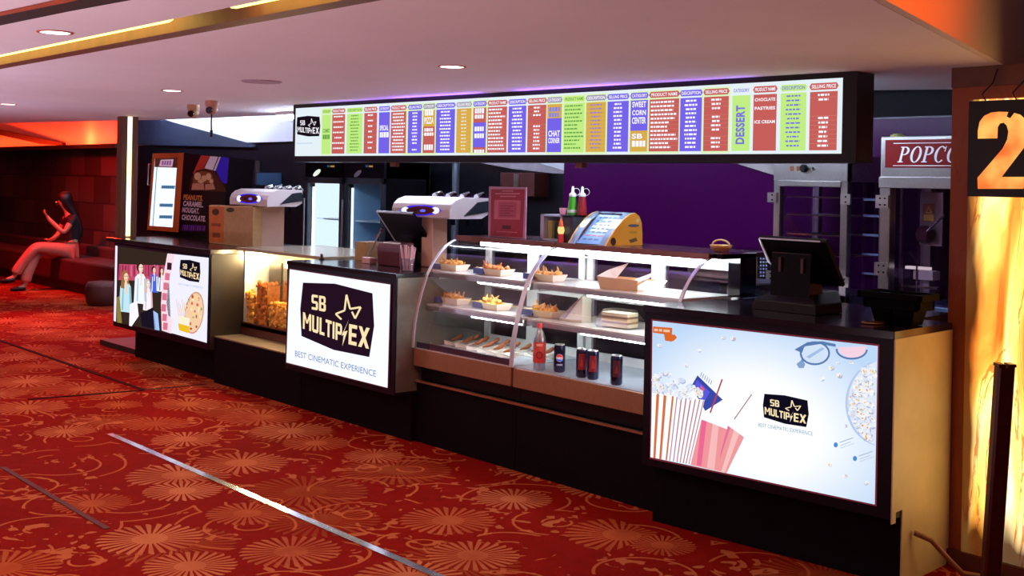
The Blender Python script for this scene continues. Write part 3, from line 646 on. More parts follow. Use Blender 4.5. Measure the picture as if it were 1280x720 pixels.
A.L(2).poly([(149, 330), (207, 332), (207, 352), (148, 350)], E_('#c24a6a'))
random.seed(3)
for k in range(16): A.L(3).poly([(149 + k * 3.6, 331 + (k % 3)), (151 + k * 3.6, 331), (151 + k * 3.6, 346), (149 + k * 3.6, 345)], E_(random.choice(['#a8385a', '#d8658a', '#8c2c48'])))
A.L(4)
def fan(x, y, s, hair, skin, shirt, dark, long=False):
    A.L(4).poly([(x - 3 * s, y + 8 * s), (x + 3.5 * s, y + 8 * s), (x + 6 * s, y + 13 * s), (x + 7.5 * s, y + 44 * s), (x - 8 * s, y + 42 * s), (x - 6.5 * s, y + 12 * s)], E_(shirt))
    for q, ww in ((-3.4, 1.2), (4.2, 2.2)): A.L(5).poly([(x + q * s, y + 13 * s), (x + (q + ww) * s, y + 13 * s), (x + (q * 1.25 + ww) * s, y + 41 * s), (x + (q * 1.25 - .6) * s, y + 40 * s)], E_(dark))
    A.L(6).ell((x - .8 * s, y - .6 * s), 3.9 * s, 6.4 * s, E_(hair))
    if long: A.poly([(x - 4.6 * s, y - 1 * s), (x - 1 * s, y - 2 * s), (x - 1.6 * s, y + 15 * s), (x - 6 * s, y + 14 * s)], E_(hair)); A.poly([(x + 2.4 * s, y - 2 * s), (x + 4 * s, y), (x + 3.6 * s, y + 11 * s), (x + 2 * s, y + 9 * s)], E_(hair))
    A.L(7).ell((x + .7 * s, y + 1.4 * s), 2.7 * s, 5 * s, E_(skin)); A.poly([(x - .8 * s, y + 5 * s), (x + 1.6 * s, y + 5 * s), (x + 1.8 * s, y + 10 * s), (x - 1.2 * s, y + 10 * s)], E_(skin))
    A.L(8).poly([(x - .6 * s, y + 22 * s), (x + 1.6 * s, y + 21 * s), (x + 2.4 * s, y + 9 * s), (x + .8 * s, y + 8 * s)], E_(skin)); A.L(8).ell((x + 1 * s, y + 4.5 * s), .9 * s, .4 * s, E_('#b8786a')); A.ell((x + 1.9 * s, y + .2 * s), .8 * s, .35 * s, E_('#6a4a3c')); A.ell((x - .4 * s, y + .2 * s), .8 * s, .35 * s, E_('#6a4a3c'))
    A.L(8).poly([(x + 2.2 * s, y - 2 * s), (x + 3.3 * s, y), (x + 3.0 * s, y + 5 * s), (x + 2.2 * s, y + 6 * s)], E_('#d8b09a'))
fan(193, 337, .66, '#3a261e', '#f3d2bc', '#4666d8', '#e8ecfa'); fan(202.5, 338, .62, '#4a2c22', '#f3d2bc', '#eef0ff', '#3a52c8', True)
fan(176, 334, 1.06, '#3a2218', '#f6dccb', '#eef4ff', '#a8c6ee'); fan(157.5, 345, 1.05, '#9a6a3c', '#f4cdb0', '#bfe2ee', '#86b6c6', True); fan(185.5, 354, .8, '#d8b8a4', '#fbe6dc', '#f8eef4', '#dcb8c4', True)
A.L(8).poly([(163, 380), (172, 376), (174, 395), (165, 408), (162, 407)], E_('#f6f2ff')); A.poly([(176, 392), (192, 384), (196, 412), (178, 408)], E_('#1a1222')); A.poly([(192, 388), (198, 392), (200, 413), (194, 412)], E_('#9fc2f4')); A.poly([(146, 372), (150, 370), (153, 404), (147, 403)], E_('#8a7a3a'))
A.L(10).poly([(210, 317), (219.5, 318), (216, 335), (211, 356), (209, 378), (211, 394), (216, 398), (215, 417), (203, 413), (202, 380), (204, 350)], E_('#f9d8e4'))
A.L(11)
for k, (x, y) in enumerate(((212.5, 333), (210, 346), (208, 358), (206.5, 371), (205.5, 385), (206.5, 397), (207.5, 408))):
    A.poly([(x - 2.6, y - 5), (x + 3.2, y - 4.4), (x + 2.6, y + 4.6), (x - 3.0, y + 4)], E_('#3a1a28' if k == 0 else '#d8708a'))
logo(A, (226, 324.6), (250.5, 328.3), (225.4, 346.5), 6, em('#120d1c'), em('#f6d8a8', 1.1))
A.L(6).text('BEST CINEMATIC EXPERIENCE', (224, 356), (254, 361), (224, 353.6), em('#b7c6e8', 1), .01)
A.L(4).ell((243, 391), 12, 26.5, E_('#c98a58'), .12); A.L(5).ell((243, 391), 11, 25, E_('#f0c9a2'), .12)
for k in range(26):
    an, rr = random.uniform(0, 6.28), random.uniform(0, 1) ** .5; A.L(6).ell((243 + 10 * rr * math.cos(an), 391 + 22 * rr * math.sin(an)), random.uniform(.7, 1.7), random.uniform(1, 2.4), E_(random.choice(['#d86a52', '#8fae5a', '#fbe8c0', '#b8503c', '#f5d48a'])))
A.L(7).poly([(222.5, 394), (238, 398), (236.5, 417), (224.5, 413)], E_('#f5ecd0')); A.L(8).poly([(223.2, 404), (237.4, 408), (236.6, 416.6), (224.6, 412.8)], E_('#e8bb28'))
for k in range(7): A.L(7).line((224 + k * 2, 395), (221 + k * 2.4, 374 + (k % 3) * 3), .8, E_('#e8c9a8'))
A.mb.build('lit_poster', t, label='backlit poster with audience photo, film strip, pizza and drink')

# ------------------------------------------------------------------ recessed popcorn warmer
t = thing('popcorn_warmer', 'glass fronted popcorn warmer glowing between the two left counters', 'popcorn warmer', (-8.3, 5.1, 0))
x0, x1 = -9.008, -7.63
bx('base', x0, x1, 4.6, 5.5, 0, .375, DARKBASE, t); bx('sill', x0, x1, 4.595, 4.84, .375, .385, pl('#9a8c7c', .35, .6), t)
bx('kick_panel', x0, x1, 4.84, 4.86, .385, .49, pl('#4a1710', .4), t)
b = MB(); b.box(x0, x1, 4.84, 5.5, .45, .48, STEELH); b.box(x0, x1, 5.42, 5.45, .48, 1.09, pl('#e6dcc4', .5)); b.box(x0, x0 + .012, 4.86, 5.42, .48, 1.09, WHITEP); b.box(x1 - .012, x1, 4.86, 5.42, .48, 1.09, WHITEP); b.build('cabinet', t)
bx('worktop', x0, x1, 4.78, 5.6, 1.092, 1.118, pl('#b9a68a', .2, .3), t, .003)
bx('front_glass', x0 + .01, x1 - .01, 4.842, 4.848, .49, 1.09, GLASS, t)
xd = ay(329, 372, 4.95).x; xd2 = ay(344, 372, 4.95).x
bx('divider', xd - .006, xd, 4.87, 5.42, .48, .95, CLEARPLASTIC, t); bx('divider', xd2, xd2 + .006, 4.87, 5.42, .48, .95, CLEARPLASTIC, t)
bx('bin_back', xd, xd2, 5.0, 5.02, .48, 1.0, pl('#3a3230', .5), t, label='dark grey back plate of the middle bin')
bx('notice_panel', x0 + .06, xd - .05, 5.24, 5.25, .62, 1.0, WHITEP, t)
A = Art((x0, 5.238, .6), (1, 0, 0), (0, 0, 1)); A.poly([(311.5, 334.5), (320.5, 335.5), (320.5, 341), (311.5, 340)], pl('#b3402c', .5)); A.L(1)
for k in range(5): A.poly([(312.5 + k * 1.6, 337), (313.4 + k * 1.6, 337.1), (313.4 + k * 1.6, 339), (312.5 + k * 1.6, 338.9)], pl('#f0c8a8', .5))
for k in range(6): A.poly([(305, 343 + k * 3.4), (310 + (k % 3), 343.5 + k * 3.4), (310 + (k % 3), 344.3 + k * 3.4), (305, 343.8 + k * 3.4)], pl('#b9a58c', .5))
A.mb.build('price_label', t)
BULB = em('#ffe2a8', 14)
for xx, yy in ((x0 + .05, 4.93), (xd2 + .12, 5.0)):
    b = MB(); b.blob((xx, yy, 1.0), .035, BULB, (1, 1, 1.1), 0, 12, 8); b.build('heat_lamp', t); lamp('lamp_glow', 'POINT', (xx + .05, yy - .02, 1.03), 20, (1, .70, .34), t, .05)
POP = pl('#eda347', .8, 0, .3, 40); POP2 = pl('#d07428', .8, 0, .35, 40)
def heap(xa, xb, h0, h1, m):
    b = MB(); y0, y1 = 4.875, 5.22
    for k in range(int((xb - xa) * 1000)):
        x = random.uniform(xa + .02, xb - .02); y = y0 + random.random() ** 1.6 * (y1 - y0); hh = h0 + (h1 - h0) * ((x - xa) / (xb - xa))
        b.blob((x, y, random.uniform(.49, hh)), random.uniform(.013, .022), m, (1, 1, 1), .25, 6, 4)
    b.box(xa + .01, xb - .01, y0 + .01, y1, .482, min(h0, h1) - .03, m); return stuff(b.build('popcorn', t))
heap(x0 + .01, xd - .01, .82, .66, POP); heap(xd, xd2, .84, .84, POP2); heap(xd2 + .01, x1 - .01, .68, .7, POP)

# ------------------------------------------------------------------ centre counter
t = thing('counter', 'centre dark counter block with a big lit panel reading SB Multiplex', 'counter', (-6.93, 4.9, 0))
bx('body', -7.62, -6.25, 4.46, 5.3, .313, 1.07, LAMINATE, t); bx('worktop', -7.625, -6.247, 4.452, 5.4, 1.07, 1.102, pl('#1a1016', .14, 0, .15), t, .003)
bx('base', -7.62, -6.25, 4.6, 5.3, 0, .313, DARKBASE, t)
b = MB(); b.box(-6.25, -6.246, 4.47, 5.3, .33, 1.07, pl('#7d7a70', .3, .55, .2, 6)); b.build('side_panel', t, label='greyish metal faced side panel')
A = Art((-7.6, 4.4545, .35), (1, 0, 0), (0, 0, 1))
A.poly([(361, 334.5), (489.3, 354.2), (486, 486.5), (356.6, 454.5)], em('#5a1418', 1)); A.L(1).poly([(362.2, 336.5), (488, 355.8), (484.8, 484.8), (358, 453)], em('#eef0ff', 1.15))
logo(A, LOGO_TL, LOGO_TR, LOGO_BL, 2, em('#241020', 1), em('#f7e0b0', 1.08)); 
q = A.mb; A.L(2).text('BEST CINEMATIC EXPERIENCE', (368.9, 445.2), (470, 471.2), (369, 438), em('#5f83b8', 1), .0)
A.mb.build('lit_poster', t, label='white backlit panel with dark logo plate and gold letters')
b = MB()
A.mb = b; A.k = 3
for p, q_ in (((361.6, 335.3), (488.8, 354.9)), ((357.2, 453.8), (485.3, 485.7)), ((361.6, 335.3), (357.2, 453.8)), ((488.8, 354.9), (485.3, 485.7))): A.line(p, q_, 1.3, pl('#3a0f16', .4))
b.build('panel_edge', t)

# ------------------------------------------------------------------ right counter
rz = math.atan2(.11, 1.33)
t = thing('counter', 'near right dark counter block with the lit popcorn and cola poster', 'counter', (-4.05, 4.42, 0), rz); RM = t.matrix_basis.copy()
def rbox(name, x0, x1, y0, y1, z0, z1, m, bev=0, par=None, label=None):
    b = MB(); b.box(x0, x1, y0, y1, z0, z1, m, RM); return b.build(name, par or t, bev, label)
def rprism(name, pts, z0, z1, m, bev=0):
    b = MB(); b.prism([RM @ Vector((x, y, z0)) for x, y in pts], (0, 0, z1 - z0), m); return b.build(name, t, bev)
rprism('body', [(0, .006), (1.335, .006), (1.335, .565), (.047, .565)], .30, 1.07, LAMINATE); rprism('worktop', [(-.005, -.004), (1.338, -.004), (1.338, .565), (.045, .565)], 1.07, 1.102, pl('#1b1420', .16, 0, .15), .003)
rbox('worktop_return', .115, 1.15, .565, 1.0, 1.06, 1.10, pl('#1b1420', .16, 0, .15)); rprism('base', [(.008, .09), (1.335, .09), (1.335, .565), (.047, .565)], 0, .30, DARKBASE)
b = MB(); b.prism([RM @ Vector(q) for q in ((1.3352, .0, 1.07), (1.3352, .565, 1.07), (1.3352, .565, 0), (1.3352, .095, 0), (1.3352, .095, .33), (1.3352, .035, .33), (1.3352, .035, .285), (1.3352, .0, .285))], RM.to_3x3() @ Vector((.006, 0, 0)), pl('#c9b78e', .35, 0, .12, 5)); b.build('side_panel', t, label='cream laminate side panel')
A = Art(RM @ Vector((0, .003, .3)), RM.to_3x3() @ Vector((1, 0, 0)), (0, 0, 1))
A.poly([(814, 398.5), (1099.5, 430.5), (1095.8, 633), (812, 573.5)], em('#6a2530', 1))
m, N, L = new_mat('poster_paper'); n = Nd(N, L); N.remove(N['Principled BSDF']); e = N.new('ShaderNodeEmission'); tc = N.new('ShaderNodeTexCoord'); sp = N.new('ShaderNodeSeparateXYZ'); L.new(tc.outputs['Object'], sp.inputs[0])
rp = N.new('ShaderNodeValToRGB'); dx = n.m('SUBTRACT', sp.outputs[0], .66); dz = n.m('SUBTRACT', sp.outputs[2], .60)
L.new(n.m('SQRT', n.m('ADD', n.m('MULTIPLY', n.m('MULTIPLY', dx, dx), .9), n.m('MULTIPLY', n.m('MULTIPLY', dz, dz), 2.2))), rp.inputs[0])
rp.color_ramp.elements[0].position = .28; rp.color_ramp.elements[0].color = lin('#ffffff'); rp.color_ramp.elements[1].position = .72; rp.color_ramp.elements[1].color = lin('#bcd6f4')
L.new(rp.outputs[0], e.inputs[0]); e.inputs[1].default_value = 1.05; L.new(e.outputs[0], N['Material Output'].inputs[0])
A.L(1).poly([(815.8, 400.8), (1097.4, 432.6), (1093.6, 630.6), (813.8, 571.6)], m)
random.seed(11)
def kernel(x, y, r, k=3, yel=.5):
    A.L(k - .5).ell((x + .3, y + .5), r * .95, r * .85, em('#b4bedc', 1.0), n=9)
    A.L(k)
    for j in range(3): A.ell((x + random.uniform(-.6, .6) * r, y + random.uniform(-.6, .6) * r), r * random.uniform(.5, .8), r * random.uniform(.5, .75), em(random.choice(['#dfe6f6', '#eef2fb', '#f7f3ea', '#cfd9ee']), 1.05), n=9)
    if random.random() < yel: A.L(k + 1).ell((x + random.uniform(-.3, .3) * r, y), r * random.uniform(.3, .5), r * random.uniform(.18, .32), em(random.choice(['#f0b83a', '#e2a048', '#f4cc60']), 1), random.uniform(0, 2), 8)
A.L(2).poly([(816.5, 408), (840.5, 409.8), (840.2, 418), (844, 418.5), (846.4, 422), (843, 425.5), (839.5, 427), (831.5, 425.8), (830.3, 417.8), (816.2, 415.8)], em('#dc6a2c', 1)); [A.L(3).poly([(xx, yy), (xx + ww, yy + ww * .07), (xx + ww, yy + 3 + ww * .07), (xx, yy + 3)], em('#f2c8b0', 1)) for xx, yy, ww in ((818, 410.8, 4.6), (824, 411.2, 3.8), (829.5, 411.8, 8))]
S5 = lambda P, s=6.0, o=(810, 400): [(o[0] + x / s, o[1] + y / s) for x, y in P]
B5 = lambda P: S5(P, 5.54, (810, 480))
# ticket, straws, cups, bucket
A.L(2).poly(S5([(372, 415), (562, 598), (430, 682), (325, 497)]), em('#3a4aa8', 1)); A.L(3).poly(S5([(366, 448), (466, 540), (420, 620), (345, 520)]), em('#5a5ae0', 1)); A.L(4).poly(S5([(400, 488), (428, 520), (408, 552), (388, 524)]), em('#d8608a', 1))
for k in range(6): A.L(3).line(S5([(405 + k * 15, 392 + k * 12)])[0], S5([(395 + k * 15, 425 + k * 12)])[0], 1.0, em('#8fa0d8', 1))
A.L(5).line((903.2, 474), (888.2, 516), 1.9, em('#b8444a', 1)); A.line((940, 493), (918.2, 524), 1.1, em('#9a3a40', 1))
A.L(3).poly(B5([(372, 245), (548, 313), (545, 614), (296, 560)]), em('#f2989c', 1)); A.L(4).poly(B5([(374, 246), (408, 258), (372, 568), (338, 562)]), em('#ec6a94', 1)); A.poly(B5([(450, 276), (492, 291), (462, 592), (410, 578)]), em('#f8bcbc', 1))
A.L(5).poly(B5([(556, 288), (668, 368), (546, 616), (472, 598)]), em('#f09a9c', 1)); A.L(6).poly(B5([(556, 288), (572, 300), (500, 520), (505, 480)]), em('#e8709a', 1)); A.poly(B5([(598, 318), (634, 344), (536, 612), (510, 606)]), em('#f9c2c0', 1))
A.L(4).poly(B5([(385, 205), (560, 282), (550, 312), (372, 245)]), em('#ffffff', 1.05))
A.L(7).poly(B5([(32, 60), (395, 110), (295, 556), (20, 506)]), em('#fbfbff', 1.06)); A.L(8)
for k, (xt, xb, wt, wb) in enumerate([(72, 48, 20, 16), (122, 89, 20, 16), (176, 131, 13, 11), (205, 154, 7, 7), (236, 180, 9, 7), (268, 204, 9, 7), (300, 226, 9, 7), (332, 248, 8, 7), (361, 268, 8, 7), (388, 287, 7, 6)]):
    yt = 62 + (xt - 40) * .138; yb = 508 + (xb - 20) * .17
    A.poly(B5([(xt - wt / 2, yt + 6), (xt, yt), (xt + wt / 2, yt + 6), (xb + wb / 2, yb), (xb - wb / 2, yb)]), em('#d8703e' if k < 3 else '#b8789a' if k < 5 else '#c0707c', 1))
for k in range(60):
    x = random.uniform(817, 878); top = 462 + abs(x - 832) * .62; kernel(x, random.uniform(top, 492 + (x - 817) * .14), random.uniform(2.4, 4.2), 9, .4)
for x, y in ((905, 422), (917, 423.5), (874, 438), (858, 457), (825, 432), (1065, 453), (1040, 460), (1028, 474), (1048, 454), (1050, 470), (1037, 581), (1057, 595), (1083, 604), (1057, 532)): kernel(x, y, random.uniform(2.2, 3.6), 3, .85)
# 3D glasses
GB = em('#5c7cb0', 1)
A.L(4).ring((1019, 441.5), 19, 15, 2.4, GB, 28); A.ring((1065, 437), 20, 12.5, 2.4, GB, 28, 0, 185); A.L(3).ell((1019, 441.5), 17.5, 13.5, em('#cfe0f4', 1.05)); A.poly([(1047, 434), (1083, 433), (1082, 440), (1074, 447), (1060, 447), (1050, 441)], em('#f2cfe0', 1.05))
A.L(5).poly([(993.5, 437), (1010, 427.5), (1028, 426.5), (1045, 430), (1045, 433.5), (1026, 430), (1006, 433), (1003, 441)], GB); A.poly([(996, 455), (1003, 449), (1007, 455), (1005, 460), (999, 460)], em('#86a4d0', 1)); A.line((1001, 440), (1004, 452), 2, GB); A.L(4).poly([(1008, 446), (1028, 434), (1031, 436), (1012, 448)], em('#a4c0e4', 1))
# popcorn bowl cut by the poster edge
arc = [(1105 + 48 * math.cos(math.radians(a_)), 504 + 54 * math.sin(math.radians(a_))) for a_ in range(258, 100, -6)]
arc = [(min(x, 1096.3 - (y - 432) * .0192), y) for x, y in arc]
A.L(3).poly(arc, em('#b4c8ec', 1.04)); A.L(4).poly([(min(x + 3.2, 1096.3 - (y - 432) * .0192), y) for x, y in arc], em('#dfe6f4', 1.04))
for k in range(110):
    y = random.uniform(458, 550); xl = 1105 - 44 * math.sqrt(max(0, 1 - ((y - 504) / 53) ** 2)); xr = 1093.3 - (y - 432) * .0192
    if xl + 2 < xr: kernel(random.uniform(xl + 2, xr), y, random.uniform(2.4, 4.2), 5, .42)
for (x, y) in ((1045, 556), (1069, 573)):
    A.L(4).ell((x, y), 2.6, 3.2, em('#4a90dc', 1)); A.L(5).line((x + 5, y - 3), (x + 22, y - 9), 1.3, em('#b4c4dc', 1)); A.line((x + 6, y + 1), (x + 19, y - 4), 1.1, em('#c4d0e4', 1)); A.line((x + 6, y + 4), (x + 23, y - 2), .8, em('#c4d0e4', 1))
logo(A, (956, 492), (1010, 500.5), (955.5, 521.5), 6, em('#100c1e', 1), em('#f6e2b4', 1.1)); A.L(6).text('BEST CINEMATIC EXPERIENCE', (948.3, 533), (1016.5, 544.5), (948.3, 528.3), em('#6aa0c0', 1), .0)
A.mb.build('lit_poster', t, label='backlit white poster with popcorn bucket, red cups, 3D glasses and logo')

# ------------------------------------------------------------------ curved glass display cases
bx0, bx1 = -6.24, -4.06
PROF = [(4.597, .615), (4.598, .68), (4.606, .77), (4.628, .871), (4.66, .98), (4.695, 1.078), (4.74, 1.155), (4.79, 1.218), (4.845, 1.268), (4.903, 1.303), (4.95, 1.318)]
def prof_y(z):
    for (ya, za), (yb, zb) in zip(PROF[:-1], PROF[1:]):
        if za <= z <= zb: return ya + (yb - ya) * (z - za) / (zb - za)
    return PROF[0][0]
SHELF = pl('#d9d6d0', .25, .2, .05); DECK = pl('#c9d2e0', .2, .3, .06); TUBEW = em('#eaf4ff', 34)
def case(x0, x1, label):
    t = thing('display_case', label, 'display case', ((x0 + x1) / 2, 4.95, 0))
    bx('base', x0, x1, 4.635, 5.25, 0, .40, DARKBASE, t)
    bx('bumper_strip', x0, x1, 4.615, 4.64, .392, .404, pl('#b58a68', .3, .8), t)
    bx('recess', x0, x1, 4.67, 5.25, .404, .50, BLACK, t)
    bx('fascia', x0 + .008, x1 - .008, 4.597, 4.67, .50, .612, BRONZE, t, .003)
    bx('deck', x0 + .008, x1 - .008, 4.61, 5.2, .60, .618, DECK, t)
    if x0 < -6: bx('deck_front', x0 + .02, x1 - .012, 4.612, 4.622, .618, .655, pl('#1c1a38', .4), t)
    b = MB(); vs = [(x, y, z) for x in (x0 + .006, x1 - .006) for y, z in PROF]; k = len(PROF)
    b.add(vs, [(i, i + 1, k + i + 1, k + i) for i in range(k - 1)], GLASS, True); b.build('curved_glass', t)
    for s, xa in enumerate((x0 + .004, x1 - .004)):
        b = MB(); b.poly([(xa, y, z) for y, z in PROF] + [(xa, 5.2, 1.318), (xa, 5.2, .618)], GLASS); b.build('end_glass', t)
        b = MB()
        for i in range(k - 1):
            (ya, za), (yb, zb) = PROF[i], PROF[i + 1]
            dd = Vector((0, yb - ya, zb - za)).normalized(); nn = Vector((0, -dd.z, dd.y)) * .006
            b.prism([(xa - .011, ya, za), (xa + .011, ya, za), (xa + .011, yb, zb), (xa - .011, yb, zb)], nn, ARCM)
        b.build('arc_frame', t)
    bx('top_slab', x0, x1, 4.93, 5.46, 1.318, 1.342, pl('#43232f', .2, 0, .15), t, .003)
    bx('front_rail', x0, x1, 4.925, 4.94, 1.312, 1.345, pl('#9b6a62', .25, .7), t)
    for zz, ym, nm in ((1.098, 4.735, 'upper'), (.884, 4.665, 'middle')):
        y0 = prof_y(zz) + (.03 if zz > 1 else .058)
        bx('shelf', x0 + .02, x1 - .02, y0, 5.17, zz, zz + .014, SHELF, t)
        bx('shelf_rail', x0 + .02, x1 - .02, y0 - .006, y0 + .006, zz - .022, zz + .006, STEELH, t)
        b = MB(); b.tube([(x0 + .42, y0 + .06, zz - .03), (x1 - .05, y0 + .06, zz - .03)], .011, TUBEW, 8); b.build('tube_light', t)
        for xx in (x0 + .03, x1 - .05): bx('shelf_bracket', xx, xx + .012, y0 + .03, 5.17, zz - .04, zz, STEEL, t)
    b = MB(); b.box(x0 + .20, x1 - .03, 4.985, 5.03, 1.285, 1.312, TUBEW); b.build('tube_light', t)
    # back frame with two sliding doors
    fr = MB(); WF = pl('#e4e2de', .4, .1, .04)
    xm_ = (x0 + x1) / 2
    for xa, xb in ((x0 + .008, x0 + .06), (xm_ - .05, xm_ + .05), (x1 - .06, x1 - .008)): fr.box(xa, xb, 5.19, 5.23, .618, 1.318, WF)
    for za, zb in ((.618, .67), (1.24, 1.318), (.99, 1.05)): fr.box(x0 + .008, x1 - .008, 5.195, 5.225, za, zb, WF)
    fr.build('back_frame', t)
    for xa, xb in ((x0 + .06, xm_ - .05), (xm_ + .05, x1 - .06)): 
        bx('sliding_door', xa, xb, 5.205, 5.212, .67, 1.24, glass_mat('door_glass', (.6, .55, .6, 1), .015), t)
    return t
case(bx0, -5.258, 'left curved glass display case with trays of fried snacks and napkin pastries')
rc = case(-5.252, bx1, 'right curved glass display case with sandwiches, a bottle and cans')
bx('end_post', -4.085, -4.0, 5.12, 5.26, 1.105, 1.342, BLACKGLOSS, rc, .003)
bx('end_cap', -4.10, -4.0, 4.96, 5.26, 1.318, 1.347, BLACKGLOSS, rc, .003)

# ------------------------------------------------------------------ food in the cases
BLUEP = pl('#2c4a8c', .5); PAPER = pl('#e7dccb', .7, 0, .05); KRAFT = pl('#c9a57c', .7); FRY = pl('#e0a04a', .7, 0, .3, 60); FRY2 = pl('#c9772c', .7, 0, .3, 60)
def snack_tray(x, y, z, label, m, n, grp):
    t = thing('snack_tray', label, 'food tray', (x, y, z), random.uniform(-.08, .08), grp); M = t.matrix_basis
    w, d, h, f = .125, .065, .042, .018
    b = MB(); lo = [(-w + f, -d + f), (w - f, -d + f), (w - f, d - f), (-w + f, d - f)]; hi = [(-w, -d), (w, -d), (w, d), (-w, d)]
    vs = [M @ Vector((*p, .001)) for p in lo] + [M @ Vector((*p, h)) for p in hi] + [M @ Vector((p[0] * .97, p[1] * .95, h)) for p in hi] + [M @ Vector((p[0], p[1], .004)) for p in lo]
    b.add(vs, [(3, 2, 1, 0), (12, 13, 14, 15)], PAPER)
    for i in range(4):
        j = (i + 1) % 4; b.add(vs, [(i, j, 4 + j, 4 + i)], BLUEP if i == 3 else PAPER if i else pl('#d8c9a8', .7)); b.add(vs, [(4 + i, 4 + j, 8 + j, 8 + i), (8 + i, 8 + j, 12 + j, 12 + i)], PAPER)
    b.build('paper_tray', t)
    b = MB(); b.box(-w - .002, -w + .09, -d - .003, -d + .012, .006, h, BLUEP, M); b.build('printed_corner', t, label='blue printed corner')
    b = MB()
    for k in range(n):
        c = M @ Vector((random.uniform(-.095, .095), random.uniform(-.04, .04), random.uniform(.02, .055)))
        b.blob(c, random.uniform(.014, .024), m, (1, 1, .8), .3, 7, 5)
        if k % 3 == 0:
            dv = Vector((random.uniform(-1, 1), random.uniform(-.5, .5), random.uniform(.3, 1))).normalized() * .03; b.tube([c, c + dv, c + dv * 1.6], [.008, .007, .003], m, 5)
    stuff(b.build('fried_snack', t))
g1, g2 = 'snack trays on the upper shelf', 'snack trays on the middle shelf'
ORD = ('first', 'second', 'third')
for k, px_ in enumerate((563, 618, 682)):
    p = ay(px_, 341, 4.87); snack_tray(p.x, 4.87, 1.113, '%s paper tray of fried snacks from the left on the upper shelf' % ORD[k], FRY if k != 1 else FRY2, 26, g1)
for k, px_ in enumerate((565, 616, 680)):
    p = ay(px_, 384, 4.84); snack_tray(p.x, 4.84, .899, '%s paper tray of golden fritters from the left on the middle shelf' % ORD[k], FRY, 30, g2)
NAP = pl('#f1e9dc', .8, 0, .03); CONE = pl('#9a5228', .6, 0, .25, 40)
ON = ('first', 'second', 'third', 'fourth', 'fifth', 'sixth', 'seventh', 'eighth', 'ninth')
def pastry(x, y, z, label, grp):
    t = thing('pastry', label, 'pastry', (x, y, z), random.uniform(.1, .6), grp); M = t.matrix_basis
    b = MB(); v = [M @ Vector(p) for p in ((-.05, -.055, .002), (.05, -.055, .002), (.05, .05, .002), (-.05, .05, .002), (-.06, -.05, .03), (.045, -.07, .02), (.055, .04, .03), (-.045, .06, .02), (0, 0, .012))]
    b.add(v, [(0, 1, 5, 8, 4), (1, 2, 6, 8, 5), (2, 3, 7, 8, 6), (3, 0, 4, 8, 7), (3, 2, 1, 0)], NAP); b.build('napkin', t)
    b = MB(); b.tube([M @ Vector(p) for p in ((-.03, -.01, .03), (0, .005, .04), (.02, .014, .052), (.035, .02, .066))], [.004, .011, .014, .010], CONE, 9); b.build('pastry_cone', t)
for k in range(9):
    p = az(530 + k * 13.2, 420 + k * 3.1, .625); pastry(p.x, max(4.70, p.y), .618, '%s napkin wrapped pastry from the left in the front row on the case deck' % ON[k], 'pastries in the front row')
for k in range(8):
    x = -6.12 + k * .105; pastry(x, 5.0, .618, '%s napkin wrapped pastry from the left in the rear row on the case deck' % ON[k], 'pastries in the rear row')
# open paper box, paper bag
t = thing('snack_box', 'open kraft snack box with pink printed flaps on the upper shelf', 'food box', (-4.63, 4.9, 1.113), .12); M = t.matrix_basis
b = MB(); PINK = pl('#d98a96', .6); CREAM = pl('#efe4d2', .7)
b.box(-.13, .13, -.075, .075, 0, .006, KRAFT, M)
b.prism([M @ Vector(p) for p in ((-.13, -.075, 0), (.13, -.075, 0), (.14, -.09, .062), (-.145, -.09, .068))], M.to_3x3() @ Vector((0, .004, 0)), KRAFT)
b.prism([M @ Vector(p) for p in ((-.13, .075, 0), (.13, .075, 0), (.14, .085, .06), (-.14, .085, .06))], M.to_3x3() @ Vector((0, .004, 0)), KRAFT)
b.prism([M @ Vector(p) for p in ((-.13, -.075, 0), (-.13, .075, 0), (-.145, .085, .06), (-.145, -.09, .068))], M.to_3x3() @ Vector((.004, 0, 0)), KRAFT); b.build('tray', t)
b = MB(); b.prism([M @ Vector(p) for p in ((-.145, -.088, .068), (-.03, -.06, .06), (-.005, .02, .145), (-.12, -.02, .10))], M.to_3x3() @ Vector((0, .003, .002)), CREAM); b.build('raised_flap', t, label='cream inner flap')
b = MB(); b.prism([M @ Vector(p) for p in ((.05, -.088, .015), (.20, -.07, .075), (.205, .03, .115), (.06, .01, .06))], M.to_3x3() @ Vector((0, .003, .003)), PINK); b.build('lid_flap', t, label='pink printed flap')
b = MB(); b.prism([M @ Vector(p) for p in ((.06, -.03, .001), (.22, -.01, .001), (.215, .09, .055), (.08, .09, .05))], M.to_3x3() @ Vector((0, .003, .003)), CREAM); b.build('lid_flap', t)
t = thing('snack_roll', 'cream paper roll lying behind the back glass of the right display case', 'paper roll', (-4.35, 5.32, 1.16))
b = MB(); b.tube([(-4.52, 5.33, 1.22), (-4.2, 5.33, 1.21)], .035, CREAM, 14); b.build('roll', t); b = MB(); b.tube([(-4.198, 5.33, 1.21), (-4.15, 5.33, 1.205)], .02, KRAFT, 10); b.build('core', t)
# tray of counter hidden behind: a shelf that carries the roll
tag(bx('back_shelf', -4.9, -4.02, 5.26, 5.6, 1.165, 1.175, STEELH), 'steel shelf behind the right display case', 'shelf')
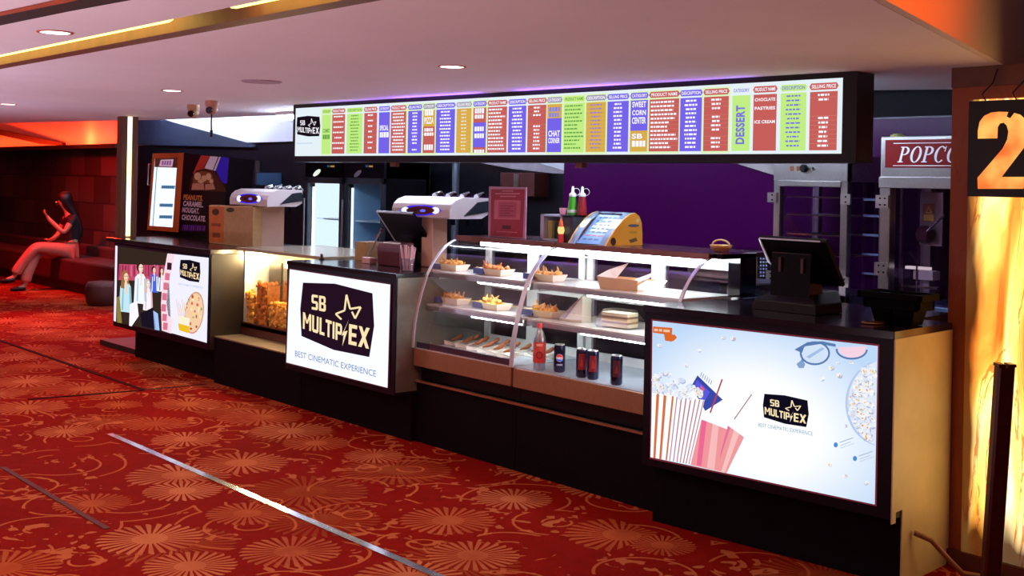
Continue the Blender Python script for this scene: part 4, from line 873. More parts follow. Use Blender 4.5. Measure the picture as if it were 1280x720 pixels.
# sandwiches
t = thing('sandwich_wedge', 'upright triangular sandwich pack with brown filling on the middle shelf', 'sandwich', (-4.97, 4.84, .899), .15); M = t.matrix_basis
tri = [(-.10, 0), (.075, 0), (.075, .155)]
b = MB(); b.prism([M @ Vector((x, -.045, z)) for x, z in tri], M.to_3x3() @ Vector((0, .09, 0)), pl('#ead9b8', .8, 0, .08, 40)); b.build('bread', t)
b = MB(); b.prism([M @ Vector(p) for p in ((-.085, -.048, .018), (.045, -.048, .135), (.066, -.048, .145), (-.045, -.048, .018))], M.to_3x3() @ Vector((0, .09, 0)), pl('#8a4326', .7, 0, .3, 50)); b.build('filling', t)
b = MB(); b.prism([M @ Vector((x * 1.06, -.051, z * 1.05)) for x, z in tri], M.to_3x3() @ Vector((0, .102, 0)), CLEARPLASTIC); b.build('clear_pack', t)
t = thing('sandwich_box', 'layered sandwich in a clear domed box on the middle shelf', 'sandwich', (-4.62, 4.84, .899), .12); M = t.matrix_basis
b = MB()
for k, (m_, h) in enumerate(((pl('#e2cda4', .8), .02), (pl('#8a5a34', .7), .012), (pl('#d9b98a', .8), .018), (pl('#7a4a2a', .7), .012), (pl('#e6d2a8', .8), .018))):
    zz = (.006, .026, .038, .056, .068)[k]; b.box(-.09, .09, -.05, .05, zz, zz + h, m_, M)
b.build('sandwich', t)
b = MB(); v = [M @ Vector(p) for p in ((-.12, -.065, .0), (.12, -.065, .0), (.12, .065, .0), (-.12, .065, .0), (-.12, -.065, .05), (.12, -.065, .05), (.12, .065, .05), (-.12, .065, .05), (-.08, -.045, .105), (.08, -.045, .105), (.08, .045, .105), (-.08, .045, .105))]
b.add(v, [(0, 1, 5, 4), (1, 2, 6, 5), (2, 3, 7, 6), (3, 0, 4, 7), (4, 5, 9, 8), (5, 6, 10, 9), (6, 7, 11, 10), (7, 4, 8, 11), (8, 9, 10, 11)], CLEARPLASTIC); b.build('clear_box', t)
t = thing('sandwich_pack', 'cream paper wrapped pack at the right end of the middle shelf', 'food pack', (-4.28, 4.83, .899), .1); M = t.matrix_basis
b = MB(); b.box(-.10, .10, -.05, .05, 0, .055, CREAM, M); b.build('wrap', t, .012); b = MB(); b.prism([M @ Vector(p) for p in ((.02, -.052, .03), (.12, -.052, .01), (.12, -.052, .1), (.06, -.052, .085))], M.to_3x3() @ Vector((0, .03, 0)), CREAM); b.build('folded_end', t)
# drinks
def bottle(p, label):
    t = thing('water_bottle', label, 'bottle', p); x, y, z = p
    b = MB(); b.lathe(p, [(.03, .002), (.036, .01), (.035, .05), (.036, .17), (.034, .19), (.022, .222), (.013, .235), (.012, .248)], BOTTLEP, 20); b.build('bottle_body', t)
    b = MB(); b.lathe(p, [(.0372, .045), (.0374, .165)], pl('#cf4a3c', .4, 0, .1), 24, caps=False); b.build('label_wrap', t, label='red label band')
    b = MB(); b.lathe(p, [(.0382, .048), (.0382, .052), (.0382, .10)], pl('#c93a30', .4, 0, .1), 24, caps=False)
    A = Art(Vector(p) + Vector((0, 0, .085)) + (EYEP - Vector(p)).normalized() * .0385, RGT, (0, 0, 1), b)
    A.polyab([(.019 * math.cos(i * .35), .022 * math.sin(i * .35)) for i in range(18)], pl('#5a1a20', .4)); A.L(1).polyab([(.014 * math.cos(i * .35), .017 * math.sin(i * .35)) for i in range(18)], pl('#b8383a', .4)); A.L(1).polyab([(-.018, .052), (.018, .052), (.018, .066), (-.018, .066)], pl('#e89a86', .4)); b.build('label_print', t)
    b = MB(); b.lathe(p, [(.0155, .244), (.0155, .268), (.014, .27)], pl('#d8383a', .4), 18); b.build('cap', t)
q = ay(674, 455, 4.65); bottle((q.x, 4.65, .618), 'clear plastic bottle with a red label and cap on the case deck')
def can(p, label, art):
    t = thing('drink_can', label, 'can', p, group='drink cans on the case deck')
    m = pl('#141a3a', .25, .5, .1); r = .033
    b = MB(); b.lathe(p, [(.026, 0), (r, .008), (r, .145), (.028, .158)], m, 24); b.build('can_body', t)
    b = MB(); b.lathe(p, [(.0285, .156), (.0285, .161), (.0265, .161), (.026, .157)], STEEL, 24); b.build('can_lid', t)
    n_ = (EYEP - Vector(p)); n_.z = 0; n_.normalize(); uu = Vector((0, 0, 1)).cross(n_).normalized()
    b = MB(); c = Vector(p) + Vector((0, 0, .085))
    def patch(pts, mm, k):
        lo, hi = min(a for a, z in pts), max(a for a, z in pts); R2 = r + .0004 + k * .0005; prev = None
        for i in range(11):
            a = lo + (hi - lo) * (i + (.02 if i == 0 else -.02 if i == 10 else 0)) / 10; zs = []
            for (a1, z1), (a2, z2) in zip(pts, pts[1:] + pts[:1]):
                if (a1 - a) * (a2 - a) <= 0 and a1 != a2: zs.append(z1 + (z2 - z1) * (a - a1) / (a2 - a1))
            if not zs: continue
            th = a / r; base_ = c + n_ * (R2 * math.cos(th)) + uu * (R2 * math.sin(th)); cur = (base_ + Vector((0, 0, min(zs))), base_ + Vector((0, 0, max(zs))))
            if prev: b.add([prev[0], cur[0], cur[1], prev[1]], [(0, 1, 2, 3)], mm, True)
            prev = cur
    if art == 'globe':
        circ = lambda f0, f1, R: [(R * math.cos(math.radians(a)), R * math.sin(math.radians(a))) for a in range(f0, f1 + 1, 12)]
        patch(circ(0, 348, .022), pl('#e8e8f0', .4), 0); patch(circ(8, 172, .0205), pl('#f03a4c', .4), 1); patch(circ(200, 340, .0205), pl('#3a6af0', .4), 1)
        for k in range(4): patch([(-.016 + k * .009, -.045), (-.010 + k * .009, -.045), (-.010 + k * .009, -.035), (-.016 + k * .009, -.035)], pl('#c9d0e8', .4), 0)
    else:
        patch([(-.024, -.04), (.024, -.04), (.022, .05), (-.022, .05)], pl('#8a1f2c' if art == 'red' else '#5a1a2a', .35), 0); patch([(-.012, -.02), (.012, -.02), (.0, .03)], pl('#c23a3e' if art == 'red' else '#92303a', .4), 1)
    b.build('can_print', t)
for (px_, yy), lb, ar in (((699, 4.70), 'dark blue drink can with a round red, white and blue emblem beside the bottle', 'globe'), ((727, 4.68), 'dark can with a red front panel, left one of the touching pair', 'red'), ((741, 4.68), 'dark can with a red front panel, right one of the touching pair', 'red'), ((770.5, 4.66), 'dark can standing alone at the right of the case deck', 'dim')):
    q = ay(px_, 470, yy); can((q.x, yy, .618), lb, ar)
q = ay(803.5, 480, 4.68); 
t = thing('juice_bottle', 'amber juice bottle half hidden behind the right counter corner', 'bottle', (q.x + .02, 4.72, .618)); p = Vector((q.x + .02, 4.72, .618))
b = MB(); b.lathe(p, [(.028, 0), (.03, .01), (.03, .12), (.014, .16), (.012, .175)], pl('#b8622a', .3), 18); b.build('bottle_body', t); b = MB(); b.lathe(p, [(.014, .175), (.014, .19)], WHITEP, 14); b.build('cap', t)

# ------------------------------------------------------------------ on top of the cases
t = thing('notice_stand', 'upright acrylic stand with a red notice on the left display case', 'sign', (-5.86, 5.06, 1.342))
C0, C1 = ay(610, 297.5, 5.06), ay(656.5, 300, 5.06); xl, xr = C0.x, C1.x; zt = ay(635, 233.5, 5.06).z
bx('acrylic_panel', xl, xr, 5.06, 5.068, 1.344, zt, pl('#c79ab0', .15, 0, .04), t); bx('foot', xl, xr, 5.03, 5.13, 1.342, 1.346, CLEARPLASTIC, t)
A = Art((xl, 5.0595, 1.342), (1, 0, 0), (0, 0, 1)); A.poly([(614, 236.5), (656, 236.5), (653.5, 297.2), (613, 294.8)], pl('#a83246', .5)); A.L(1).poly([(618, 249.8), (651, 250.5), (650, 274.6), (617.5, 273.8)], pl('#d0707e', .5)); A.L(2).poly([(623, 252), (646, 252.4), (645.4, 272.4), (622.6, 271.9)], pl('#bd5468', .5))
for k, (xa, xb) in enumerate(((628, 642), (619, 650), (625, 645))): A.L(2).poly([(xa, 238 + k * 3.4), (xb, 238.1 + k * 3.4), (xb, 239.4 + k * 3.4), (xa, 239.3 + k * 3.4)], pl('#d58a94', .5))
for k in range(5): A.L(3).poly([(625, 257 + k * 3), (642 - k % 2 * 4, 257.3 + k * 3), (642 - k % 2 * 4, 258.1 + k * 3), (625, 257.8 + k * 3)], pl('#8c3044', .5))
A.L(2).poly([(628, 281.5), (639, 282), (638.6, 286.6), (627.8, 286)], pl('#561824', .5)); A.poly([(621, 289), (647, 290.2), (647, 291), (621, 289.8)], pl('#d58a94', .5)); A.mb.build('printed_notice', t)
# condiment caddy
q = ay(675, 301, 5.07); x0, x1, y0, y1, z0, z1 = q.x, q.x + .30, 5.07, 5.24, 1.343, 1.508
t = thing('condiment_caddy', 'pale blue grey steel caddy with glass front on the right display case', 'caddy', (x0 + .15, 5.15, 1.342))
PB2 = pl('#b4c8de', .35, .1, .1); b = MB(); b.box(x0, x1, y0, y1, z0, z0 + .012, PB2); b.box(x0, x1, y0, y1, z1 - .012, z1, PB2); b.box(x0, x0 + .03, y0, y1, z0, z1, PB2); b.box(x1 - .10, x1, y0, y1, z0, z1, pl('#3e4a5c', .3, .3)); b.box(x0, x1, y1 - .01, y1, z0, z1, PB2); b.box(x0 + .18, x0 + .2, y0, y1, z0, z1, PB2); b.build('frame', t, .002)
bx('front_glass', x0 + .03, x0 + .18, y0 + .002, y0 + .006, z0 + .012, z1 - .012, GLASS, t)
b = MB(); b.box(x0 + .04, x0 + .075, y0 + .03, y1 - .03, z0 + .013, z1 - .04, pl('#c9b56a', .6)); b.box(x0 + .08, x0 + .14, y0 + .05, y1 - .03, z0 + .013, z1 - .05, pl('#2c3a3c', .5)); b.build('sachets', t)
qq = ay(701, 300, 5.045); t = thing('lucky_ornament', 'small red and gold ornament in front of the condiment caddy', 'ornament', (qq.x, 5.045, 1.342))
b = MB(); b.lathe((qq.x, 5.045, 1.342), [(.018, 0), (.02, .01), (.016, .05)], pl('#c23a3a', .4), 14); b.build('ornament_base', t)
b = MB(); b.lathe((qq.x, 5.045, 1.392), [(.016, 0), (.022, .02), (.018, .045)], em('#ffe08a', 1.0), 14); b.build('ornament_body', t); b = MB(); b.lathe((qq.x, 5.045, 1.437), [(.016, 0), (.012, .03), (.003, .05)], pl('#d8683a', .4), 12); b.build('ornament_tip', t)
qq = ay(704.5, 268, 5.12); b = MB(); b.lathe((qq.x, 5.12, z1 + .001), [(.022, 0), (.028, .042), (.026, .042), (.02, .003)], pl('#c9879a', .5), 16); tag(b.build('paper_cup'), 'tiny pink cup standing on the condiment caddy', 'cup')
def sauce(px_, y, body, label):
    q = ay(px_, 266, y); p = Vector((q.x, y, z1 + .001)); t = thing('sauce_bottle', label, 'bottle', p, group='squeeze bottles on the caddy')
    b = MB(); b.lathe(p, [(.030, 0), (.032, .006), (.031, .03), (.024, .09), (.020, .118)], body, 20); b.build('bottle_body', t)
    b = MB(); b.lathe(p, [(.022, .116), (.022, .132), (.010, .142), (.007, .176), (.004, .18)], WHITEP, 16); b.build('nozzle_cap', t)
    b = MB(); b.tube([p + RGT * (.012 + .022 * math.cos(a) + .01) + UP * (.145 + .022 * math.sin(a)) for a in [math.radians(x) for x in range(-130, 131, 20)]], .0022, WHITEP, 6); b.build('tethered_tip', t)
    return t, p
t, p = sauce(715.5, 5.14, pl('#3fae2a', .35, 0, .08), 'green squeeze bottle with white nozzle on the caddy')
b = MB(); b.lathe(p, [(.0318, .008), (.0312, .034)], pl('#bfe6d8', .5), 20, caps=False); b.build('label_band', t, label='pale label band')
sauce(727.5, 5.16, pl('#8a1f28', .35, 0, .08), 'dark red squeeze bottle with white nozzle on the caddy')
# slanted counter display with yellow sides
q0, q1 = ay(709, 304, 4.985), ay(757, 307, 4.985); xl, xr = q0.x, q1.x
t = thing('slanted_dispenser', 'slanted glass fronted dispenser with yellow printed sides on the right display case', 'dispenser', ((xl + xr) / 2, 5.15, 1.342))
sp = [(757.5, 306), (763, 297), (770, 286), (779, 275), (788, 268), (794, 266), (799, 270), (802, 278), (803, 290), (803, 308)]
SP = [ax(*p, xr) for p in sp]; SP[0].z = SP[-1].z = 1.3425; SP = [Vector((xr, s.y, max(1.3425, s.z))) for s in SP]
YEL = pl('#c9952c', .4, 0, .06); b = MB(); b.prism(SP, (-.012, 0, 0), YEL)
b.build('side_panel', t, label='yellow printed side panel')
b = MB(); b.prism([Vector((xl + .012, s.y, s.z)) for s in SP], (-.012, 0, 0), YEL); b.build('side_panel', t)
b = MB(); FR = pl('#9fb2c8', .25, .5); 
for i in range(0, 5):
    a, c = SP[i], SP[i + 1]
    for xa, xb in ((xl + .012, xl + .06), (xr - .06, xr - .012)): b.prism([(xa, a.y, a.z), (xb, a.y, a.z), (xb, c.y, c.z), (xa, c.y, c.z)], (0, .006, -.006), FR)
for i in (4, 5, 6): a, c = SP[i], SP[i + 1]; b.prism([(xl + .012, a.y, a.z), (xr - .012, a.y, a.z), (xr - .012, c.y, c.z), (xl + .012, c.y, c.z)], (0, .006, -.006), FR)
b.box(xl + .012, xr - .012, SP[-1].y - .01, SP[-1].y, 1.3425, SP[-2].z, FR); b.build('frame', t)
a, c = SP[0], SP[4]; vv = Vector((0, c.y - a.y, c.z - a.z)); 
b = MB(); A = Art(Vector((xl + .06, a.y + .012, a.z + .004)), (1, 0, 0), vv, b); wd, hh = xr - xl - .12, vv.length * .93
A.polyab([(0, 0), (wd, 0), (wd, hh), (0, hh)], pl('#6d94c4', .15, 0, .1)); A.L(2)
random.seed(5)
for r in range(7):
    x = .03
    while x < wd - .05:
        s_ = random.uniform(.015, .045); A.polyab([(x, .03 + r * hh / 8), (x + s_, .03 + r * hh / 8), (x + s_, .045 + r * hh / 8), (x, .045 + r * hh / 8)], pl('#2a466c' if r != 1 else '#8a4a5a', .4)); x += s_ + .012
b.build('slanted_window', t)
A = Art(Vector((xr + .0008, 5.0, 1.34)), (0, 1, 0), (0, 0, 1)); A.L(1)
A.ell((766.5, 302), 3.4, 5, pl('#2a2016', .5)); A.ell((792, 282), 7, 1.8, pl('#3a4a5a', .5)); A.ell((791, 290.5), 5.5, 1.6, pl('#a8842c', .5)); A.poly([(786, 300), (795, 297), (797, 301), (788, 304)], pl('#5a4630', .5)); A.ell((797, 276), 2, 2.5, pl('#d8c08a', .5)); A.mb.build('side_print', t)
q = ay(901, 319, 5.16); t = thing('basket', 'small round woven basket at the right end of the display cases', 'basket', (q.x, 5.16, 1.347)); p = Vector((q.x, 5.16, 1.3475))
b = MB(); b.lathe(p, [(.04, 0), (.055, .015), (.062, .035), (.056, .035), (.045, .01)], pl('#b98a4a', .7, 0, .3, 80), 20); b.build('bowl', t); b = MB(); b.tube([p + Vector((.06 * math.cos(a), 0.0, .033 + .03 * math.sin(a))) for a in [math.pi * k / 10 for k in range(11)]], .005, pl('#c9a06a', .6), 6); b.build('handle', t)

# ------------------------------------------------------------------ fountain towers
ORANGEW = pl('#cda08a', .45, 0, .05); HOODW = pl('#dcccc8', .35, 0, .04)
def fountain(xa, xb, y0, zb, z0, z1, ct, label, px_, grp, cd=.13):
    t = thing('drink_fountain', label, 'drink dispenser', ((xa + xb) / 2, y0 + .15, zb), 0, grp)
    pr = [(0, z0), (0, z0 + .06), (.015, z0 + .095), (.05, z0 + .125), (.11, z1), (.34, z1), (.34, z0 + .03), (.28, z0)]
    b = MB(); b.prism([(xa, y0 + y, z) for y, z in pr], (xb - xa, 0, 0), HOODW); b.build('hood', t, .012)
    px0, px1 = ct
    b = MB(); vs = [(px0, y0 + .05, z0 + .01), (px1, y0 + .05, z0 + .01), (px1, y0 + .05 + cd, z0 + .01), (px0, y0 + .05 + cd, z0 + .01)]; lo = [(x + .03, y - .02, zb) for x, y, z in vs]
    b.add(vs + lo, [(0, 1, 2, 3), (7, 6, 5, 4)] + [(4 + i, 4 + (i + 1) % 4, (i + 1) % 4, i) for i in range(4)], ORANGEW); b.build('column', t, .006)
    A = Art((xa, y0 - .002, z0), (1, 0, 0), (0, 0, 1)); c, rx, ry = px_
    A.ell(c, rx, ry, em('#3c22f0', 1.0)); A.L(1).ell((c[0] - rx * .72, c[1]), rx * .2, ry * .66, em('#f4f2ff', 1.1)); A.ell((c[0] + rx * .72, c[1]), rx * .2, ry * .66, em('#f4f2ff', 1.1)); A.L(2).ell(c, rx * .68, ry * .80, pl('#6a1c20', .3)); A.L(3).ell((c[0] + rx * .12, c[1] + ry * .05), rx * .14, ry * .28, em('#6a6cff', 1.0)); A.poly([(c[0] - rx * .4, c[1] + ry * .1), (c[0] - rx * .2, c[1] - ry * .25), (c[0] - rx * .12, c[1] + ry * .3)], pl('#1c0a0c', .4)); A.mb.build('oval_emblem', t, label='oval emblem ringed in glowing blue')
    for k in range(4):
        b = MB(); x = xa + (xb - xa) * (.14 + .24 * k); b.tube([(x, y0 + .31, z1 - .005), (x, y0 + .36, z1 + .01), (x, y0 + .40, z1 - .02)], [.03, .032, .02], CHROME, 10); tp_ = b.build('tap', t); b = MB(); b.box(x - .012, x + .012, y0 + .342, y0 + .37, z0 - .06, z0 + .03, BLACK); b.build('lever', tp_)
    b = MB(); b.prism([(xb, y0 + .12, z0 + .02), (xb, y0 + .34, z0 + .05), (xb, y0 + .33, z1 - .02), (xb, y0 + .24, z1 - .03)], (.01, 0, 0), pl('#3a4048', .3, .6)); b.build('end_bracket', t)
y0 = 5.02; L0, R0 = ay(287, 256, y0).x, ay(334, 257.5, y0).x
fountain(L0, R0, y0, 1.102, ay(300, 256.5, y0).z, ay(300, 256.5, y0).z + .145, (ay(318, 258, y0 + .05).x, ay(323, 258, y0 + .05).x), 'drink fountain tower behind the cardboard box on the left counter', ((311, 248.2), 16.5, 6.2), 'fountain towers', .26)
y0 = 4.95; L0, R0 = ay(490, 270, y0).x, ay(562, 273.5, y0).x
fountain(L0, R0, y0, 1.104, ay(520, 271.5, y0).z, ay(520, 271.5, y0).z + .145, (ay(527, 272, y0 + .05).x, ay(541, 273, y0 + .05).x), 'drink fountain tower on the centre counter beside the curved glass case', ((525.5, 263), 26, 6.6), 'fountain towers')

# ------------------------------------------------------------------ on the left counter
t = thing('chocolate_cooler', 'orange framed lit chocolate cooler with a nut bar poster on the left counter', 'cooler', (-10.9, 5.35, 1.1))
B0, B1 = ay(184.5, 288.5, 5.2), ay(278, 294.5, 5.2); B0.z = B1.z = (B0.z + B1.z) / 2
A = Art(B0, (1, 0, 0), (0, .055, .76)); nb = -A.n * .26
A.k = 0; outl = [A.ab(p) for p in ((184.3, 288), (191.7, 191.5), (229.8, 191.5), (287, 196.7), (277, 295))]
b = MB(); b.prism([A.w(*q) for q in outl], nb, pl('#120609', .5, spec=.1)); b.build('cabinet', t)
bx('foot', B0.x + .03, B1.x - .03, 5.23, 5.5, 1.101, B0.z + .02, BLACK, t)
OR = pl('#d8672a', .4, 0, .06); A.mb = MB(); Z1 = lambda P: [(170 + x / 5.76, 180 + y / 5.76) for x, y in P]
def ringpoly(o, i):
    for k in range(4): A.poly([o[k], o[(k + 1) % 4], i[(k + 1) % 4], i[k]], OR)
o_, i_ = Z1([(82, 618), (122, 68), (346, 64), (306, 636)]), Z1([(98, 588), (137, 104), (301, 98), (266, 600)])
A.k = 6; ringpoly(o_, i_)
for k in range(4):
    P = [A.w(*A.ab(o_[k])), A.w(*A.ab(o_[(k + 1) % 4]))]; A.mb.prism([P[0], P[1], P[1] - A.n * .004, P[0] - A.n * .004], -A.n * .001, OR)
A.mb.build('door_frame', t, label='orange door frame')
A.mb = MB(); A.L(2).poly(i_, em('#e6f0ff', 1.5)); A.L(3).poly(Z1([(138, 104), (301, 98), (297, 172), (134, 166)]), pl('#8a5a3a', .5)); A.L(4).poly(Z1([(180, 114), (272, 110), (262, 164), (168, 160)]), em('#d8a8c8', .9)); A.L(5).poly(Z1([(150, 168), (156, 168), (126, 590), (120, 590)]), em('#5a86b8', 1))
for k in range(4): A.L(5).poly(Z1([(190 + k * 18, 122), (202 + k * 18, 121), (198 + k * 18, 152), (186 + k * 18, 153)]), em('#8a4a8a', .8))
for (x, y, w_) in ((185, 297, 100), (172, 428, 98), (170, 512, 96)):
    A.L(5).poly(Z1([(x, y), (x + w_, y + 2), (x + w_ - 4, y + 27), (x - 3, y + 24)]), em('#6e96bc', 1))
    for j in range(6): A.L(6).poly(Z1([(x + 8 + j * 14, y + 7), (x + 17 + j * 14, y + 7), (x + 15 + j * 14, y + 19), (x + 6 + j * 14, y + 19)]), em('#234a80', 1))
A.mb.build('lit_interior', t, label='bright interior with shelf label strips')
bx('door_glass', 0, .01, 0, .01, 0, .01, GLASS).hide_render = False
bpy.data.objects.remove(bpy.data.objects['door_glass'])
A.mb = MB(); A.L(8); A.mb.poly([A.w(*A.ab(p)) for p in i_], GLASS); A.mb.build('door_glass', t)
A.mb = MB(); A.k = 8; h0, h1 = A.w(*A.ab((187.2, 231.5))), A.w(*A.ab((188.8, 205))); out = A.n * .02; A.mb.tube([h0, h0 + out, h1 + out, h1], .006, STEEL, 8); A.mb.build('door_handle', t)
A.mb = MB(); A.L(3).poly(Z1([(346, 70), (672, 96), (650, 330), (540, 640), (308, 630)]), pl('#240814', .5, spec=.08)); A.L(4)
PO = lambda h: pl(h, .45, 0, .05, spec=.1)
A.poly(Z1([(470, 82), (532, 87), (470, 210), (410, 215)]), PO('#c23a2e')); A.poly(Z1([(536, 88), (592, 92), (552, 195), (485, 195)]), PO('#e9e4ee')); A.poly(Z1([(600, 92), (612, 93), (574, 192), (560, 192)]), PO('#e9e4ee')); A.poly(Z1([(613, 93), (672, 98), (657, 285), (625, 280), (575, 190)]), PO('#3a1ce0'))
A.L(5).poly(Z1([(380, 335), (400, 240), (440, 190), (500, 176), (560, 190), (600, 240), (655, 345)]), PO('#4a1c14')); A.L(6).poly(Z1([(402, 330), (408, 285), (490, 280), (495, 330)]), PO('#c98a70')); A.poly(Z1([(500, 332), (500, 290), (560, 285), (572, 325)]), PO('#c98a70')); A.poly(Z1([(412, 282), (420, 215), (470, 195), (540, 205), (565, 260), (560, 285), (490, 284)]), PO('#8a4a2c'))
A.L(7)
for (x, y, rx, ry) in ((447, 233, 24, 28), (492, 248, 20, 22), (525, 235, 20, 25), (470, 268, 22, 14), (545, 268, 14, 16)): A.ell((170 + x / 5.76, 180 + y / 5.76), rx / 5.76, ry / 5.76, PO('#e0b48a'))
for s, x0_, x1_, yb0, yb1, yt, cc in (('PEANUTS.', 342, 482, 400, 412, 362, '#d8783a'), ('CARAMEL.', 340, 486, 446, 458, 408, '#d8b8c8'), ('NOUGAT.', 334, 456, 492, 504, 454, '#d8b8c8'), ('CHOCOLATE.', 330, 502, 546, 560, 507, '#d8b8c8')):
    q = Z1([(x0_, yb0), (x1_, yb1), (x0_ + 5, yt)]); A.L(6).text(s, q[0], q[1], q[2], PO(cc), .04)
for k in range(11): A.L(5).poly(Z1([(336 + k * 15.5, 582 + k * .6), (347 + k * 15.5, 582 + k * .6), (342 + k * 15.5, 622 + k * .4), (331 + k * 15.5, 622 + k * .4)]), PO('#7a3aa8' if k % 3 else '#5a2a86'))
A.mb.build('poster', t, label='poster panel with nut chocolate bar and words Peanuts Caramel Nougat Chocolate')
q0, q1 = ay(261.5, 303.5, 4.985), ay(319, 305.5, 4.985); zt = ay(290, 257, 4.985).z
t = thing('cardboard_box', 'brown cardboard carton with an orange printed end on the left counter', 'box', ((q0.x + q1.x) / 2, 5.0, 1.101))
xr_ = ay(316, 290, 4.985).x
bx('carton', q0.x, xr_, 4.985, 5.075, 1.101, zt - .004, CARD, t, .004)
A = Art((q0.x, 4.9845, 1.1), (1, 0, 0), (0, 0, 1)); A.poly([(261.3, 257.5), (279.5, 257.5), (280, 303.5), (261.3, 303)], pl('#c4632a', .7)); A.L(1)
A.ell((269.5, 265), 4.5, 4.2, pl('#4a2414', .7)); A.ell((288, 262.5), 5, 2.8, pl('#4a2e1a', .7)); A.poly([(264, 279), (276, 279.5), (276, 283), (264, 282.5)], pl('#8a3e1a', .7)); A.poly([(266, 291), (275, 291.5), (275, 297), (266, 296.5)], pl('#7a3416', .7)); A.mb.build('printed_end', t)
A = Art((q0.x, 4.9845, 1.1), (1, 0, 0), (0, 0, 1)); A.L(1).poly([(261.3, 256.8), (316, 257.5), (316, 258.8), (261.3, 258)], pl('#d8b48a', .6)); A.mb.build('tape', t)

# ------------------------------------------------------------------ on the centre counter
t = thing('touch_screen_till', 'touch screen till seen from behind on the centre counter', 'till', (-7.3, 4.98, 1.102))
TL, TR = ay(470.5, 264.5, 4.86), ay(515, 267.4, 4.86); BLf = ax(497, 306, ay(497, 306, 5.06).x)
xl, xr, zt = TL.x, TR.x, TL.z; zb = 1.19; b = MB()
b.prism([(xl, 4.86, zt), (xl, 4.875, zt + .012), (xl, 5.10, zb + .01), (xl, 5.085, zb)], (xr - xl, 0, 0), BLACK); b.build('screen', t, .005)
b = MB(); b.prism([(xl - .002, 4.858, zt - .002), (xl - .002, 4.872, zt + .014), (xl - .002, 5.102, zb + .012), (xl - .002, 5.083, zb - .002)], (.012, 0, 0), ARCM); b.box(xl, xr, 4.857, 4.862, zt - .006, zt + .004, ARCM); b.build('bezel_edge', t)
b = MB(); b.prism([(xl + .14, 4.93, 1.25), (xl + .14, 5.0, 1.32), (xl + .14, 5.16, 1.104), (xl + .14, 4.95, 1.104)], (.16, 0, 0), BLACKGLOSS); b.build('stand', t, .006)
q0, q1 = ay(472.5, 324, 4.80), ay(500, 325, 4.80)
t = thing('receipt_printer', 'dark maroon receipt printer below the till on the centre counter', 'printer', ((q0.x + q1.x) / 2, 4.88, 1.102))
b = MB(); zt = ay(480, 304, 4.80).z; b.prism([(q0.x, 4.80, 1.103), (q0.x, 4.79, zt - .03), (q0.x, 4.81, zt), (q0.x, 4.91, zt + .01), (q0.x, 4.92, 1.103)], (q1.x - q0.x, 0, 0), pl('#5a2630', .4)); b.build('housing', t, .006); bx('paper_slot', q0.x + .04, q1.x - .04, 4.815, 4.835, zt - .002, zt + .008, WHITEP, t)
q0, q1 = ay(443.5, 321, 4.95), ay(457, 322, 4.95); zt = ay(450, 303, 4.95).z
t = thing('carton', 'small brown carton standing left of the till', 'box', ((q0.x + q1.x) / 2, 5.0, 1.102)); bx('carton_body', q0.x, q1.x, 4.95, 5.1, 1.103, zt, CARD, t, .003); bx('carton_flap', q0.x, q1.x, 4.948, 5.1, zt, zt + .004, pl('#8a623a', .8), t)
q = az(461.5, 329, 1.103); t = thing('number_stand', 'pinkish block with a slim metal rod on the centre counter', 'table stand', q)
b = MB(); b.box(q.x - .05, q.x + .05, q.y - .03, q.y + .03, 1.103, 1.145, pl('#c99a98', .4)); b.build('block', t, .004); r0 = Vector((q.x - .02, q.y, 1.145)); r1 = ay(476, 289, q.y); b = MB(); b.tube([r0, r1], .0055, STEEL, 8); b.tube([r1, r1 + (r1 - r0).normalized() * .03], .009, CHROME, 8); b.build('rod', t)
q = az(505, 339, 1.103); t = thing('straw_tumbler', 'short clear tumbler full of straws at the front right of the centre counter', 'tumbler', (q.x, q.y + .03, 1.103)); q = Vector((q.x, q.y + .03, 1.103))
b = MB(); b.lathe(q, [(.038, 0), (.04, .003), (.048, .085), (.046, .085), (.038, .004)], CLEARPLASTIC, 20); b.build('glass', t); b = MB(); b.lathe(q, [(.036, .004), (.036, .008)], pl('#d8b8bc', .4), 16); b.build('bottom', t)
random.seed(21)
for k in range(14):
    an = k * 2.4; r0 = .030 * math.sqrt((k + .5) / 14); a = q + Vector((r0 * math.cos(an), r0 * math.sin(an), .009)); c = q + Vector((r0 * 1.9 * math.cos(an), r0 * 1.9 * math.sin(an), random.uniform(.155, .175)))
    b = MB(); b.tube([a, c], .0052, pl(random.choice(['#e6c6c8', '#eedada', '#dcaeb4']), .5), 7); tag(b.build('straw'), 'pale pink paper straw standing in the tumbler on the centre counter', 'straw', 'straws in the tumbler')
q = az(402, 324.5, 1.103); t = thing('card_holder', 'tiny dark holder near the left end of the centre counter', 'holder', q)
b = MB(); b.box(q.x - .02, q.x + .02, q.y - .01, q.y + .01, 1.103, 1.112, BLACK); b.build('foot', t); b = MB(); b.box(q.x - .012, q.x + .012, q.y - .004, q.y + .004, 1.112, 1.145, pl('#3a1a1a', .4)); b.build('clip', t)

